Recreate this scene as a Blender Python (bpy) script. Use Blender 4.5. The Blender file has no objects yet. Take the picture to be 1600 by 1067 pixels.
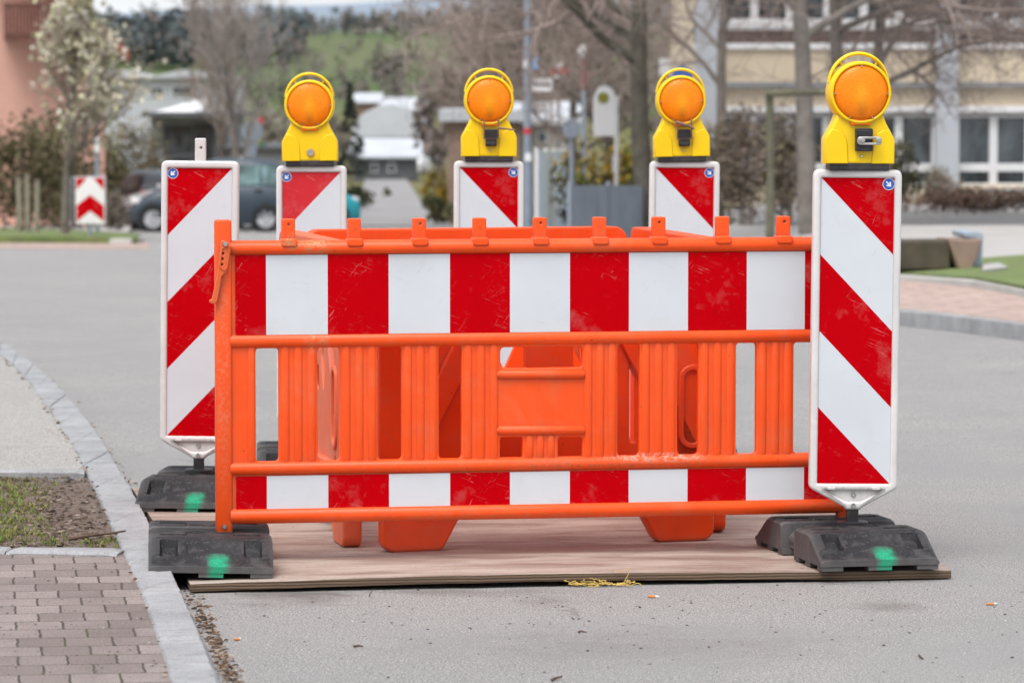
import bpy, bmesh, math, random
from mathutils import Vector, Matrix, noise
R = math.radians
PI = math.pi
S = bpy.context.scene
COL = S.collection
random.seed(7)

# ------------------------------------------------------------------ camera model
FPX, CAMH, CX, CY = 6200.0, 1.53, 800.0, 533.5
PITCH = math.atan((533.5 - 145.0) / FPX)
CP, SP = math.cos(PITCH), math.sin(PITCH)

def at(px, py, Y):
    """point of the place seen at photo pixel (px,py) at distance Y"""
    m = (CY - py) / FPX
    dz = Y * (m * CP - SP) / (CP + m * SP)
    fwd = Y * CP - dz * SP
    return Vector(((px - CX) / FPX * fwd, Y, CAMH + dz))

def on_z(px, py, z):
    m = (CY - py) / FPX
    Y = (z - CAMH) * (CP + m * SP) / (m * CP - SP)
    return at(px, py, Y)

GP = [(-60, 0), (17, 0), (40, -.42), (69, -1.06), (90, -1.62), (105, -2.0), (140, -2.8), (200, -3.6), (300, -4.6),
      (420, -4.2), (600, -1.0), (800, 4), (1000, 13.5), (1200, 18), (1600, 22), (2200, 36), (3200, 66), (3600, 60), (9000, 30)]
RP = [(-60, 0), (17, 0), (31, .10), (62, .55), (80, .8), (110, .8), (200, 0), (9000, 0)]

def lerp_tab(tab, y):
    for (a, za), (b, zb) in zip(tab, tab[1:]):
        if y <= b:
            return za + (zb - za) * (y - a) / (b - a)
    return tab[-1][1]

def g(x, y):
    z = lerp_tab(GP, y)
    t = min(1, max(0, (x - 2.0) / 2.5)); t = t * t * (3 - 2 * t)
    z += t * lerp_tab(RP, y)
    if y > 700:
        k = min(1, (y - 700) / 900)
        z += k * ((.055 * (max(-420, min(160, x)) + 180) + 5) * min(1, y / 3000) + 4.5 * noise.noise(Vector((x / 170, y / 500, 3.1))) + 2.0 * noise.noise(Vector((x / 60, y / 300, 9.1))))
    return z

def gp(px, py, dz=0.0):
    lo, hi = 8.0, 400.0
    for _ in range(60):
        mid = (lo + hi) / 2
        p = at(px, py, mid)
        if p.z > g(p.x, p.y) + dz: lo = mid
        else: hi = mid
    p = at(px, py, lo)
    return p

# ------------------------------------------------------------------ scene helpers
def tag(o, label=None, cat=None, group=None, kind=None):
    if label: o['label'] = label
    if cat: o['category'] = cat
    if group: o['group'] = group
    if kind: o['kind'] = kind
    return o

def empty(name, loc, rz=0, rx=0, ry=0):
    o = bpy.data.objects.new(name, None); COL.objects.link(o)
    o.empty_display_size = .1
    o.location = loc; o.rotation_euler = (rx, ry, rz)
    return o

def copy_tree(o, parent=None):
    c = o.copy(); COL.objects.link(c)
    if parent is not None: c.parent = parent
    for ch in list(o.children): copy_tree(ch, c)
    return c

def offset_poly(pts, d):
    """inset (d<0) or outset; edges that would turn over are dropped so short rounded corners stay clean"""
    P = []
    for p in pts:
        p = Vector(p)
        if not P or (p - P[-1]).length > 1e-6: P.append(p)
    if (P[0] - P[-1]).length < 1e-6: P.pop()
    n = len(P)
    A = sum(P[i].x * P[(i + 1) % n].y - P[(i + 1) % n].x * P[i].y for i in range(n)); sg = 1 if A > 0 else -1
    E = []
    for i in range(n):
        a, b = P[i], P[(i + 1) % n]; e = (b - a).normalized(); nr = Vector((e.y, -e.x)) * sg
        E.append((a + nr * d, b + nr * d, e))
    while True:
        m = len(E); V = []
        for i in range(m):
            (a0, b0, e0), (a1, b1, e1) = E[i - 1], E[i]
            cr = e0.x * e1.y - e0.y * e1.x
            if abs(cr) < .02: V.append((b0 + a1) / 2)
            else:
                t = ((a1 - a0).x * e1.y - (a1 - a0).y * e1.x) / cr; V.append(a0 + e0 * t)
        bad, worst = -1, -1e-9
        for i in range(m):
            k = (V[(i + 1) % m] - V[i]).dot(E[i][2])
            if k < worst: worst, bad = k, i
        if bad < 0 or m <= 4: return [tuple(v) for v in V]
        E.pop(bad)

def round_poly(pts, r, n=5):
    out = []; N = len(pts)
    rs = r if isinstance(r, (list, tuple)) else [r] * N
    for i in range(N):
        p0, p1, p2 = Vector(pts[i - 1]), Vector(pts[i]), Vector(pts[(i + 1) % N])
        rr = rs[i]
        a = (p0 - p1); b = (p2 - p1)
        t = min(rr, a.length * .48, b.length * .48)
        if t < 1e-5: out.append(tuple(p1)); continue
        A = p1 + a.normalized() * t; B = p1 + b.normalized() * t
        for k in range(n + 1):
            s = k / n
            q = A * (1 - s) ** 2 + p1 * 2 * s * (1 - s) + B * s ** 2
            out.append(tuple(q))
    return out

def rrect(x0, z0, x1, z1, r=.01, n=5):
    return round_poly([(x0, z0), (x1, z0), (x1, z1), (x0, z1)], r, n)

def circ(cx, cz, r, n=32, a0=0, a1=2 * PI, full=True):
    m = n if full else n + 1
    return [(cx + r * math.cos(a0 + (a1 - a0) * i / n), cz + r * math.sin(a0 + (a1 - a0) * i / n)) for i in range(m)]

class MB:
    """collects shapes, linked as ONE mesh object"""
    def __init__(s): s.v = []; s.f = []; s.m = []; s.c = None
    def add(s, vs, fs, mi=0):
        b = len(s.v); s.v += [tuple(p) for p in vs]
        s.f += [tuple(b + i for i in f) for f in fs]; s.m += [mi] * len(fs)
    def box(s, x0, y0, z0, x1, y1, z1, mi=0, mat=None):
        vs = [Vector(p) for p in ((x0, y0, z0), (x1, y0, z0), (x1, y1, z0), (x0, y1, z0), (x0, y0, z1), (x1, y0, z1), (x1, y1, z1), (x0, y1, z1))]
        if mat is not None: vs = [mat @ v for v in vs]
        s.add(vs, [(0, 3, 2, 1), (4, 5, 6, 7), (0, 1, 5, 4), (1, 2, 6, 5), (2, 3, 7, 6), (3, 0, 4, 7)], mi)
    def tube(s, pts, rad, n=8, mi=0, sx=1.0, sy=1.0, cap=True):
        pts = [Vector(p) for p in pts]; k = len(pts)
        rad = rad if isinstance(rad, (list, tuple)) else [rad] * k
        vs = []; up = None
        for i, p in enumerate(pts):
            d = (pts[min(i + 1, k - 1)] - pts[max(i - 1, 0)])
            if d.length < 1e-9: d = Vector((0, 0, 1))
            d.normalize()
            if up is None:
                a = Vector((0, 1, 0)) if abs(d.y) < .9 else Vector((1, 0, 0))
            else: a = up
            e1 = a - d * a.dot(d)
            if e1.length < 1e-6: e1 = Vector((1, 0, 0))
            e1.normalize(); up = e1; e2 = d.cross(e1)
            for j in range(n):
                t = 2 * PI * j / n
                vs.append(p + e1 * (rad[i] * math.cos(t) * sx) + e2 * (rad[i] * math.sin(t) * sy))
        fs = [(i * n + j, i * n + (j + 1) % n, (i + 1) * n + (j + 1) % n, (i + 1) * n + j) for i in range(k - 1) for j in range(n)]
        if cap and n > 2:
            fs.append(tuple(range(n - 1, -1, -1))); fs.append(tuple((k - 1) * n + j for j in range(n)))
        s.add(vs, fs, mi)
    def lathe(s, prof, origin=(0, 0, 0), axis='z', n=24, mi=0, caps=True):
        o = Vector(origin); vs = []
        for (r, h) in prof:
            for j in range(n):
                t = 2 * PI * j / n; a, b = r * math.cos(t), r * math.sin(t)
                vs.append(o + (Vector((a, b, h)) if axis == 'z' else Vector((a, h, b)) if axis == 'y' else Vector((h, a, b))))
        k = len(prof)
        fs = [(i * n + j, i * n + (j + 1) % n, (i + 1) * n + (j + 1) % n, (i + 1) * n + j) for i in range(k - 1) for j in range(n)]
        if caps:
            if prof[0][0] > 1e-6: fs.append(tuple(range(n - 1, -1, -1)))
            if prof[-1][0] > 1e-6: fs.append(tuple((k - 1) * n + j for j in range(n)))
        s.add(vs, fs, mi)
    def plate(s, outer, holes=(), y0=0.0, y1=.02, bev=.003, mi=0, res=2, mat=None):
        """flat plate in the XZ plane with holes and rounded rims, y0 front .. y1 back"""
        cu = bpy.data.curves.new('plate', 'CURVE'); cu.dimensions = '2D'; cu.fill_mode = 'BOTH'
        cu.extrude = max((y1 - y0) / 2 - bev, .0001); cu.bevel_depth = bev; cu.bevel_resolution = res
        for k, poly in enumerate([outer] + list(holes)):
            q = offset_poly(poly, -bev if k == 0 else bev) if bev > 0 else poly
            sp = cu.splines.new('POLY'); sp.points.add(len(q) - 1)
            for i, p in enumerate(q): sp.points[i].co = (p[0], p[1], 0, 1)
            sp.use_cyclic_u = True
        ob = bpy.data.objects.new('plate', cu)
        me = bpy.data.meshes.new_from_object(ob)
        yc = (y0 + y1) / 2
        vs = [Vector((v.co.x, yc - v.co.z, v.co.y)) for v in me.vertices]
        if mat is not None: vs = [mat @ v for v in vs]
        s.add(vs, [tuple(p.vertices) for p in me.polygons], mi)
        bpy.data.meshes.remove(me); bpy.data.objects.remove(ob); bpy.data.curves.remove(cu)
    def hfield(s, xs, ys, zf, zb, mi=0):
        nx, ny = len(xs), len(ys)
        vs = [(x, y, zf(x, y)) for y in ys for x in xs] + [(x, y, zb) for y in ys for x in xs]
        fs = []; o = nx * ny
        for j in range(ny - 1):
            for i in range(nx - 1):
                a = j * nx + i
                fs.append((a, a + 1, a + nx + 1, a + nx)); fs.append((o + a, o + a + nx, o + a + nx + 1, o + a + 1))
        for i in range(nx - 1):
            fs.append((i, o + i, o + i + 1, i + 1)); a = (ny - 1) * nx + i; fs.append((a, a + 1, o + a + 1, o + a))
        for j in range(ny - 1):
            a = j * nx; fs.append((a, a + nx, o + a + nx, o + a)); a += nx - 1; fs.append((a, o + a, o + a + nx, a + nx))
        s.add(vs, fs, mi)
    def xform(s, M):
        s.v = [tuple(M @ Vector(p)) for p in s.v]; return s
    def build(s, name, mats, parent=None, loc=None, rz=0, smooth=35, bevel=0, fixn=True, bseg=2):
        me = bpy.data.meshes.new(name)
        me.from_pydata(s.v, [], s.f)
        if not isinstance(mats, (list, tuple)): mats = [mats]
        for m in mats: me.materials.append(m)
        if len(mats) > 1: me.polygons.foreach_set('material_index', s.m)
        if fixn:
            bm = bmesh.new(); bm.from_mesh(me)
            bmesh.ops.recalc_face_normals(bm, faces=bm.faces); bm.to_mesh(me); bm.free()
        if s.c is not None:
            at_ = me.color_attributes.new('Col', 'FLOAT_COLOR', 'POINT')
            flat = []
            for c in s.c: flat += [c[0], c[1], c[2], 1.0]
            at_.data.foreach_set('color', flat)
        if smooth:
            me.polygons.foreach_set('use_smooth', [True] * len(me.polygons))
            me.set_sharp_from_angle(angle=R(smooth))
        me.update()
        o = bpy.data.objects.new(name, me); COL.objects.link(o)
        if parent is not None: o.parent = parent
        if loc is not None: o.location = loc
        if rz: o.rotation_euler.z = rz
        if bevel:
            b = o.modifiers.new('bevel', 'BEVEL'); b.width = bevel; b.segments = bseg; b.limit_method = 'ANGLE'; b.angle_limit = R(40)
            b.harden_normals = False
        return o

# ------------------------------------------------------------------ materials
def nt(name):
    m = bpy.data.materials.new(name); m.use_nodes = True
    return m, m.node_tree, m.node_tree.nodes['Principled BSDF']

class G:
    """tiny node graph writer"""
    def __init__(s, tree): s.t = tree
    def n(s, typ, **kw):
        nd = s.t.nodes.new(typ)
        for k, v in kw.items():
            if k.startswith('i_'):
                key = k[2:]; key = int(key) if key.isdigit() else key.replace('_', ' ')
                nd.inputs[key].default_value = v
            else: setattr(nd, k, v)
        return nd
    def l(s, a, b): s.t.links.new(a, b)
    def co(s, kind='Object', scale=(1, 1, 1), rot=(0, 0, 0), loc=(0, 0, 0)):
        tc = s.n('ShaderNodeTexCoord'); mp = s.n('ShaderNodeMapping')
        mp.inputs['Scale'].default_value = scale; mp.inputs['Rotation'].default_value = rot; mp.inputs['Location'].default_value = loc
        s.l(tc.outputs[kind], mp.inputs['Vector']); return mp.outputs['Vector']
    def aniso(s, scale, rot, loc=(0, 0, 0)):
        tc = s.n('ShaderNodeTexCoord'); mp = s.n('ShaderNodeMapping', vector_type='TEXTURE')
        mp.inputs['Scale'].default_value = tuple(1 / x for x in scale); mp.inputs['Rotation'].default_value = rot; mp.inputs['Location'].default_value = loc
        s.l(tc.outputs['Object'], mp.inputs['Vector']); return mp.outputs['Vector']
    def noise(s, vec, scale, detail=3, rough=.55, dist=0):
        nd = s.n('ShaderNodeTexNoise'); nd.inputs['Scale'].default_value = scale; nd.inputs['Detail'].default_value = detail
        nd.inputs['Roughness'].default_value = rough; nd.inputs['Distortion'].default_value = dist
        s.l(vec, nd.inputs['Vector']); return nd.outputs['Fac']
    def ramp(s, fac, a, b, ca=0.0, cb=1.0):
        nd = s.n('ShaderNodeMapRange'); nd.inputs['From Min'].default_value = a; nd.inputs['From Max'].default_value = b
        nd.inputs['To Min'].default_value = ca; nd.inputs['To Max'].default_value = cb; nd.clamp = True
        s.l(fac, nd.inputs['Value']); return nd.outputs['Result']
    def mix(s, fac, a, b, typ='MIX'):
        nd = s.n('ShaderNodeMix', data_type='RGBA', blend_type=typ)
        for key, v in ((0, fac), (6, a), (7, b)):
            if hasattr(v, 'is_output') or isinstance(v, bpy.types.NodeSocket): s.l(v, nd.inputs[key])
            elif key == 0: nd.inputs[0].default_value = v
            else: nd.inputs[key].default_value = (v[0], v[1], v[2], 1)
        return nd.outputs[2]
    def math(s, op, a, b=0.0):
        nd = s.n('ShaderNodeMath', operation=op)
        for k, v in ((0, a), (1, b)):
            if isinstance(v, bpy.types.NodeSocket): s.l(v, nd.inputs[k])
            else: nd.inputs[k].default_value = v
        return nd.outputs[0]
    def bump(s, h, strength=.3, dist=.01, normal=None):
        nd = s.n('ShaderNodeBump'); nd.inputs['Strength'].default_value = strength; nd.inputs['Distance'].default_value = dist
        s.l(h, nd.inputs['Height'])
        if normal is not None: s.l(normal, nd.inputs['Normal'])
        return nd.outputs['Normal']

def dk(c, k): return tuple(x * k for x in c)

def simple(name, col, rough=.6, var=.15, scale=6, bump=0, bscale=60, metal=0, spec=.5, dirt=None, dirt_amt=.0, dscale=3):
    m, t, p = nt(name); G_ = G(t); v = G_.co()
    c = G_.mix(G_.ramp(G_.noise(v, scale, 5), .3, .7), dk(col, 1 - var), tuple(min(1, x * (1 + var)) for x in col))
    if dirt is not None:
        c = G_.mix(G_.ramp(G_.noise(v, dscale, 8, .65), .55 - dirt_amt * .3, .8, 0, dirt_amt), c, dirt)
    G_.l(c, p.inputs['Base Color']); p.inputs['Roughness'].default_value = rough; p.inputs['Metallic'].default_value = metal
    p.inputs['Specular IOR Level'].default_value = spec
    if bump: G_.l(G_.bump(G_.noise(v, bscale, 4), bump, .01), p.inputs['Normal'])
    return m

def plastic(name, col, dust, rough=.42, dust_amt=.35, scr=(.8, .78, .75), scr_amt=.5, speck=None, spec=.4, fine=.05, streak=0, spots=(), grime=0.0):
    """moulded plastic: uneven tone, dust clouds, scratches in two directions and dark specks"""
    m, t, p = nt(name); G_ = G(t); v = G_.co()
    c = G_.mix(G_.ramp(G_.noise(v, 5, 4), .3, .7), dk(col, .9), tuple(min(1, x * 1.06) for x in col))
    cloud = G_.ramp(G_.noise(v, 4.5, 9, .68, .6), .5, .78, 0, dust_amt)
    c = G_.mix(cloud, c, dust)
    fn = G_.noise(v, 140, 3, .6)
    c = G_.mix(G_.ramp(fn, .35, .7, 0, fine), c, dust)
    s1 = G_.noise(G_.aniso((60, 60, 6), (0, .4, 0)), 2.2, 6, .7, .6)
    s2 = G_.noise(G_.aniso((7, 30, 70), (0, .5, .1), (3, 1, 2)), 2.0, 6, .7, .7)
    mask = G_.ramp(G_.noise(v, 7, 4), .52, .7)
    sc = G_.math('MULTIPLY', G_.math('MAXIMUM', G_.ramp(s1, .66, .74), G_.ramp(s2, .67, .75)), mask)
    c = G_.mix(G_.math('MULTIPLY', sc, scr_amt), c, scr)
    if speck is not None:
        vo = G_.n('ShaderNodeTexVoronoi'); vo.inputs['Scale'].default_value = 34; G_.l(v, vo.inputs['Vector'])
        gate = G_.ramp(G_.noise(v, 26, 2), .6, .64)
        sp = G_.math('MULTIPLY', G_.ramp(vo.outputs['Distance'], .06, .12, .75, 0), gate)
        c = G_.mix(sp, c, speck)
    if streak:
        st = G_.noise(G_.co(scale=(55, 55, 2.2)), 1.0, 5, .6)
        c = G_.mix(G_.ramp(st, .56, .76, 0, streak), c, dk(dust, .7))
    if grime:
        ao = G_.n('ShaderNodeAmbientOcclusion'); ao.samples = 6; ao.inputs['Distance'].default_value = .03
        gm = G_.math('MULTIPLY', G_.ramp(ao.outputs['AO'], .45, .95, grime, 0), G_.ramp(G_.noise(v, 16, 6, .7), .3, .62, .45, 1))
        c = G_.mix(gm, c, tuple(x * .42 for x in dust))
    for (sx_0, sz_0, rx, rz_, scol, k) in spots:
        q = G_.n('ShaderNodeVectorMath', operation='SUBTRACT'); q.inputs[1].default_value = (sx_0, 0, sz_0); G_.l(v, q.inputs[0])
        q2 = G_.n('ShaderNodeVectorMath', operation='MULTIPLY'); q2.inputs[1].default_value = (1 / rx, 0, 1 / rz_); G_.l(q.outputs[0], q2.inputs[0])
        ln = G_.n('ShaderNodeVectorMath', operation='LENGTH'); G_.l(q2.outputs[0], ln.inputs[0])
        dd = G_.math('SUBTRACT', 1.0, ln.outputs['Value'])
        ms_ = G_.math('MULTIPLY', G_.ramp(dd, 0, .5), G_.ramp(G_.noise(v, 75, 6, .8), .46, .6))
        c = G_.mix(G_.math('MULTIPLY', ms_, k), c, scol)
    G_.l(c, p.inputs['Base Color'])
    G_.l(G_.ramp(cloud, 0, .4, rough, min(.9, rough + .25)), p.inputs['Roughness'])
    p.inputs['Specular IOR Level'].default_value = spec
    G_.l(G_.bump(G_.noise(v, 90, 4), .08, .004), p.inputs['Normal'])
    return m

def sheeting(name, col, scr, scr_amt, rough=.3, smudge=(.5, .47, .45)):
    """retroreflective sheet: near-flat colour, small rubs and long hairline scratches"""
    m, t, p = nt(name); G_ = G(t); v = G_.co()
    c = G_.mix(G_.ramp(G_.noise(v, 3, 3), .3, .7), dk(col, .94), tuple(min(1, x * 1.03) for x in col))
    h1 = G_.noise(G_.aniso((7, 7, 85), (0, .35, 0)), 1.6, 5, .65, .9)
    h2 = G_.noise(G_.aniso((10, 10, 75), (0, 2.2, 0), (4, 0, 1)), 1.4, 5, .65, 1.2)
    rub = G_.noise(v, 46, 7, .75, 1.2)
    gate = G_.ramp(G_.noise(G_.co(loc=(7, 2, 5)), 9, 3), .50, .62)
    sc = G_.math('MAXIMUM', G_.ramp(h1, .60, .67), G_.ramp(h2, .61, .68))
    sc = G_.math('MAXIMUM', sc, G_.ramp(rub, .62, .76, 0, .35))
    c = G_.mix(G_.math('MULTIPLY', G_.math('MULTIPLY', sc, gate), scr_amt), c, scr)
    c = G_.mix(G_.ramp(G_.noise(G_.co(loc=(2, 9, 4)), 6, 7, .7), .56, .8, 0, .22), c, smudge)
    vo = G_.n('ShaderNodeTexVoronoi'); vo.inputs['Scale'].default_value = 40; G_.l(v, vo.inputs['Vector'])
    sp = G_.math('MULTIPLY', G_.ramp(vo.outputs['Distance'], .04, .08, .7, 0), G_.ramp(G_.noise(v, 31, 2), .63, .66))
    c = G_.mix(sp, c, (.1, .08, .07))
    G_.l(c, p.inputs['Base Color']); p.inputs['Roughness'].default_value = rough
    p.inputs['Specular IOR Level'].default_value = .03
    return m

M = {}
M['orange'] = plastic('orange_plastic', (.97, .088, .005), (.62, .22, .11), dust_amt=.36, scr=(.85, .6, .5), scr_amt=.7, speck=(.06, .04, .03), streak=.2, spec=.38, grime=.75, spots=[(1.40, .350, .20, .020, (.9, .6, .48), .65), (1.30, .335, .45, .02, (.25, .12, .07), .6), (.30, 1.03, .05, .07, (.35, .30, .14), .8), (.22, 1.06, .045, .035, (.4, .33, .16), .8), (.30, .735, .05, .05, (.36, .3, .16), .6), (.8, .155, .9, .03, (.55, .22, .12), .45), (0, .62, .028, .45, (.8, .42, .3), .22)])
M['guard'] = plastic('guard_orange_plastic', (.92, .080, .006), (.5, .28, .2), grime=.5, dust_amt=.28, scr=(.7, .4, .3), scr_amt=.35, speck=(.06, .03, .02), rough=.38)
M['guard_dusty'] = plastic('dusty_orange_plastic', (.80, .15, .06), (.40, .27, .22), dust_amt=.75, scr=(.6, .45, .4), scr_amt=.6, rough=.55)
M['lever'] = plastic('lever_orange', (.74, .12, .025), (.5, .3, .2), dust_amt=.5, scr_amt=.4)
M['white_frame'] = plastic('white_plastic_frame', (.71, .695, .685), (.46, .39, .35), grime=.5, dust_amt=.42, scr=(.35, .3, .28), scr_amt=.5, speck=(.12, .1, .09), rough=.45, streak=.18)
M['red'] = sheeting('red_sheeting', (.52, .000, .004), (.8, .40, .38), .30)
M['red_faded'] = sheeting('faded_red_sheeting', (.62, .035, .045), (.8, .45, .42), .28)
M['white'] = sheeting('white_sheeting', (.655, .69, .73), (.36, .36, .36), .24)
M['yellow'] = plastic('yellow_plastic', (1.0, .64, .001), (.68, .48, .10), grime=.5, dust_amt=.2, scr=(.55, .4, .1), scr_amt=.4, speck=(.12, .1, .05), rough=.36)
M['steel'] = simple('steel', (.55, .54, .52), .35, .2, 30, metal=1.0)
M['rust'] = simple('rusty_steel', (.22, .13, .09), .7, .4, 40, bump=.2)
M['black'] = simple('black_plastic', (.022, .022, .024), .45, .3, 12, dirt=(.2, .18, .17), dirt_amt=.3, dscale=12)
M['dark'] = simple('dark_void', (.01, .01, .01), .9, .1)
M['blue'] = simple('blue_sticker', (.02, .11, .47), .35, .06)
M['pale'] = simple('white_print', (.82, .83, .84), .4, .03)

def lens_mat():
    m, t, p = nt('amber_lens'); G_ = G(t); v = G_.co()
    sep = G_.n('ShaderNodeSeparateXYZ'); G_.l(v, sep.inputs[0])
    rr = G_.math('SQRT', G_.math('ADD', G_.math('POWER', sep.outputs['X'], 2), G_.math('POWER', sep.outputs['Z'], 2)))
    c = G_.mix(G_.ramp(rr, .0, .088), (1.0, .33, .003), (1.0, .225, .001))
    c = G_.mix(G_.ramp(G_.noise(v, 24, 6, .65, .8), .5, .72, 0, .45), c, (1.0, .37, .015))
    # bulb and holder seen dimly through the lens, low in the middle
    dx = G_.math('MULTIPLY', sep.outputs['X'], 1.25)
    dz = G_.math('ADD', sep.outputs['Z'], .052)
    d2 = G_.math('SQRT', G_.math('ADD', G_.math('POWER', dx, 2), G_.math('POWER', G_.math('MULTIPLY', dz, .8), 2)))
    nz = G_.math('ADD', d2, G_.math('MULTIPLY', G_.noise(v, 40, 4), .02))
    c = G_.mix(G_.ramp(nz, .012, .040, .8, 0), c, (.50, .085, .002))
    dz2 = G_.math('ADD', sep.outputs['Z'], .012)
    d3 = G_.math('SQRT', G_.math('ADD', G_.math('POWER', G_.math('MULTIPLY', sep.outputs['X'], 2.2), 2), G_.math('POWER', dz2, 2)))
    c = G_.mix(G_.ramp(d3, .006, .06, .6, 0), c, (1.0, .46, .02))  # paler highlight round the middle, painted into the lens colour
    G_.l(c, p.inputs['Base Color']); p.inputs['Roughness'].default_value = .30; p.inputs['Specular IOR Level'].default_value = .22
    rings = G_.n('ShaderNodeTexWave'); rings.wave_type = 'RINGS'; rings.rings_direction = 'Y'
    rings.inputs['Scale'].default_value = 55; G_.l(v, rings.inputs['Vector'])
    p.inputs['Coat Weight'].default_value = .15; p.inputs['Coat Roughness'].default_value = .12
    hx_ = G_.n('ShaderNodeTexVoronoi', feature='DISTANCE_TO_EDGE'); hx_.inputs['Scale'].default_value = 120; G_.l(v, hx_.inputs['Vector'])
    c = G_.mix(G_.ramp(hx_.outputs['Distance'], .0, .12, .5, 0), c, (.80, .14, .001))
    c = G_.mix(G_.ramp(rings.outputs['Fac'], .6, 1.0, 0, .2), c, (1.0, .44, .02))
    c = G_.mix(G_.ramp(rr, .079, .088, 0, .6), c, (.75, .14, .001))
    G_.l(c, p.inputs['Base Color'])
    p.inputs['Subsurface Weight'].default_value = .15
    p.inputs['Subsurface Radius'].default_value = (.03, .012, .002)
    p.inputs['Subsurface Scale'].default_value = .3
    ck = G_.n('ShaderNodeTexVoronoi'); ck.inputs['Scale'].default_value = 170; G_.l(v, ck.inputs['Vector'])
    n1 = G_.bump(rings.outputs['Fac'], .22, .003)
    G_.l(G_.bump(ck.outputs['Distance'], .18, .003, n1), p.inputs['Normal'])
    return m
M['lens'] = lens_mat()

def rubber_mat():
    m, t, p = nt('recycled_rubber'); G_ = G(t); v = G_.co()
    c = G_.mix(G_.ramp(G_.noise(v, 9, 6), .3, .7), (.011, .0108, .0125), (.028, .0275, .030))
    c = G_.mix(G_.ramp(G_.noise(v, 14, 9, .72), .5, .78, 0, .6), c, (.15, .14, .135))
    c = G_.mix(G_.ramp(G_.noise(v, 130, 3), .6, .72, 0, .5), c, (.2, .19, .19))
    geo = G_.n('ShaderNodeNewGeometry')
    c = G_.mix(G_.ramp(geo.outputs['Pointiness'], .53, .60, 0, .5), c, (.2, .19, .19))
    # sprayed green mark on the front lip
    sep = G_.n('ShaderNodeSeparateXYZ'); G_.l(v, sep.inputs[0])
    wob = G_.math('MULTIPLY', G_.math('SUBTRACT', G_.noise(v, 38, 5), .5), .035)
    ax = G_.math('ABSOLUTE', G_.math('ADD', G_.math('SUBTRACT', sep.outputs['X'], .022), wob))
    sx = G_.ramp(ax, .014, .040, 1, 0)
    wob2 = G_.math('ADD', sep.outputs['Y'], G_.math('MULTIPLY', wob, .8))
    sy = G_.ramp(wob2, -.358, -.322, 1, 0)
    fz = G_.math('MULTIPLY', G_.math('MULTIPLY', sx, sy), G_.ramp(G_.noise(v, 240, 3, .7), .36, .56, .35, 1))
    c = G_.mix(fz, c, (.008, .38, .20))
    G_.l(c, p.inputs['Base Color']); p.inputs['Roughness'].default_value = .66; p.inputs['Specular IOR Level'].default_value = .28
    G_.l(G_.bump(G_.noise(v, 160, 4, .7), .35, .004), p.inputs['Normal'])
    return m
M['rubber'] = rubber_mat()

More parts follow.
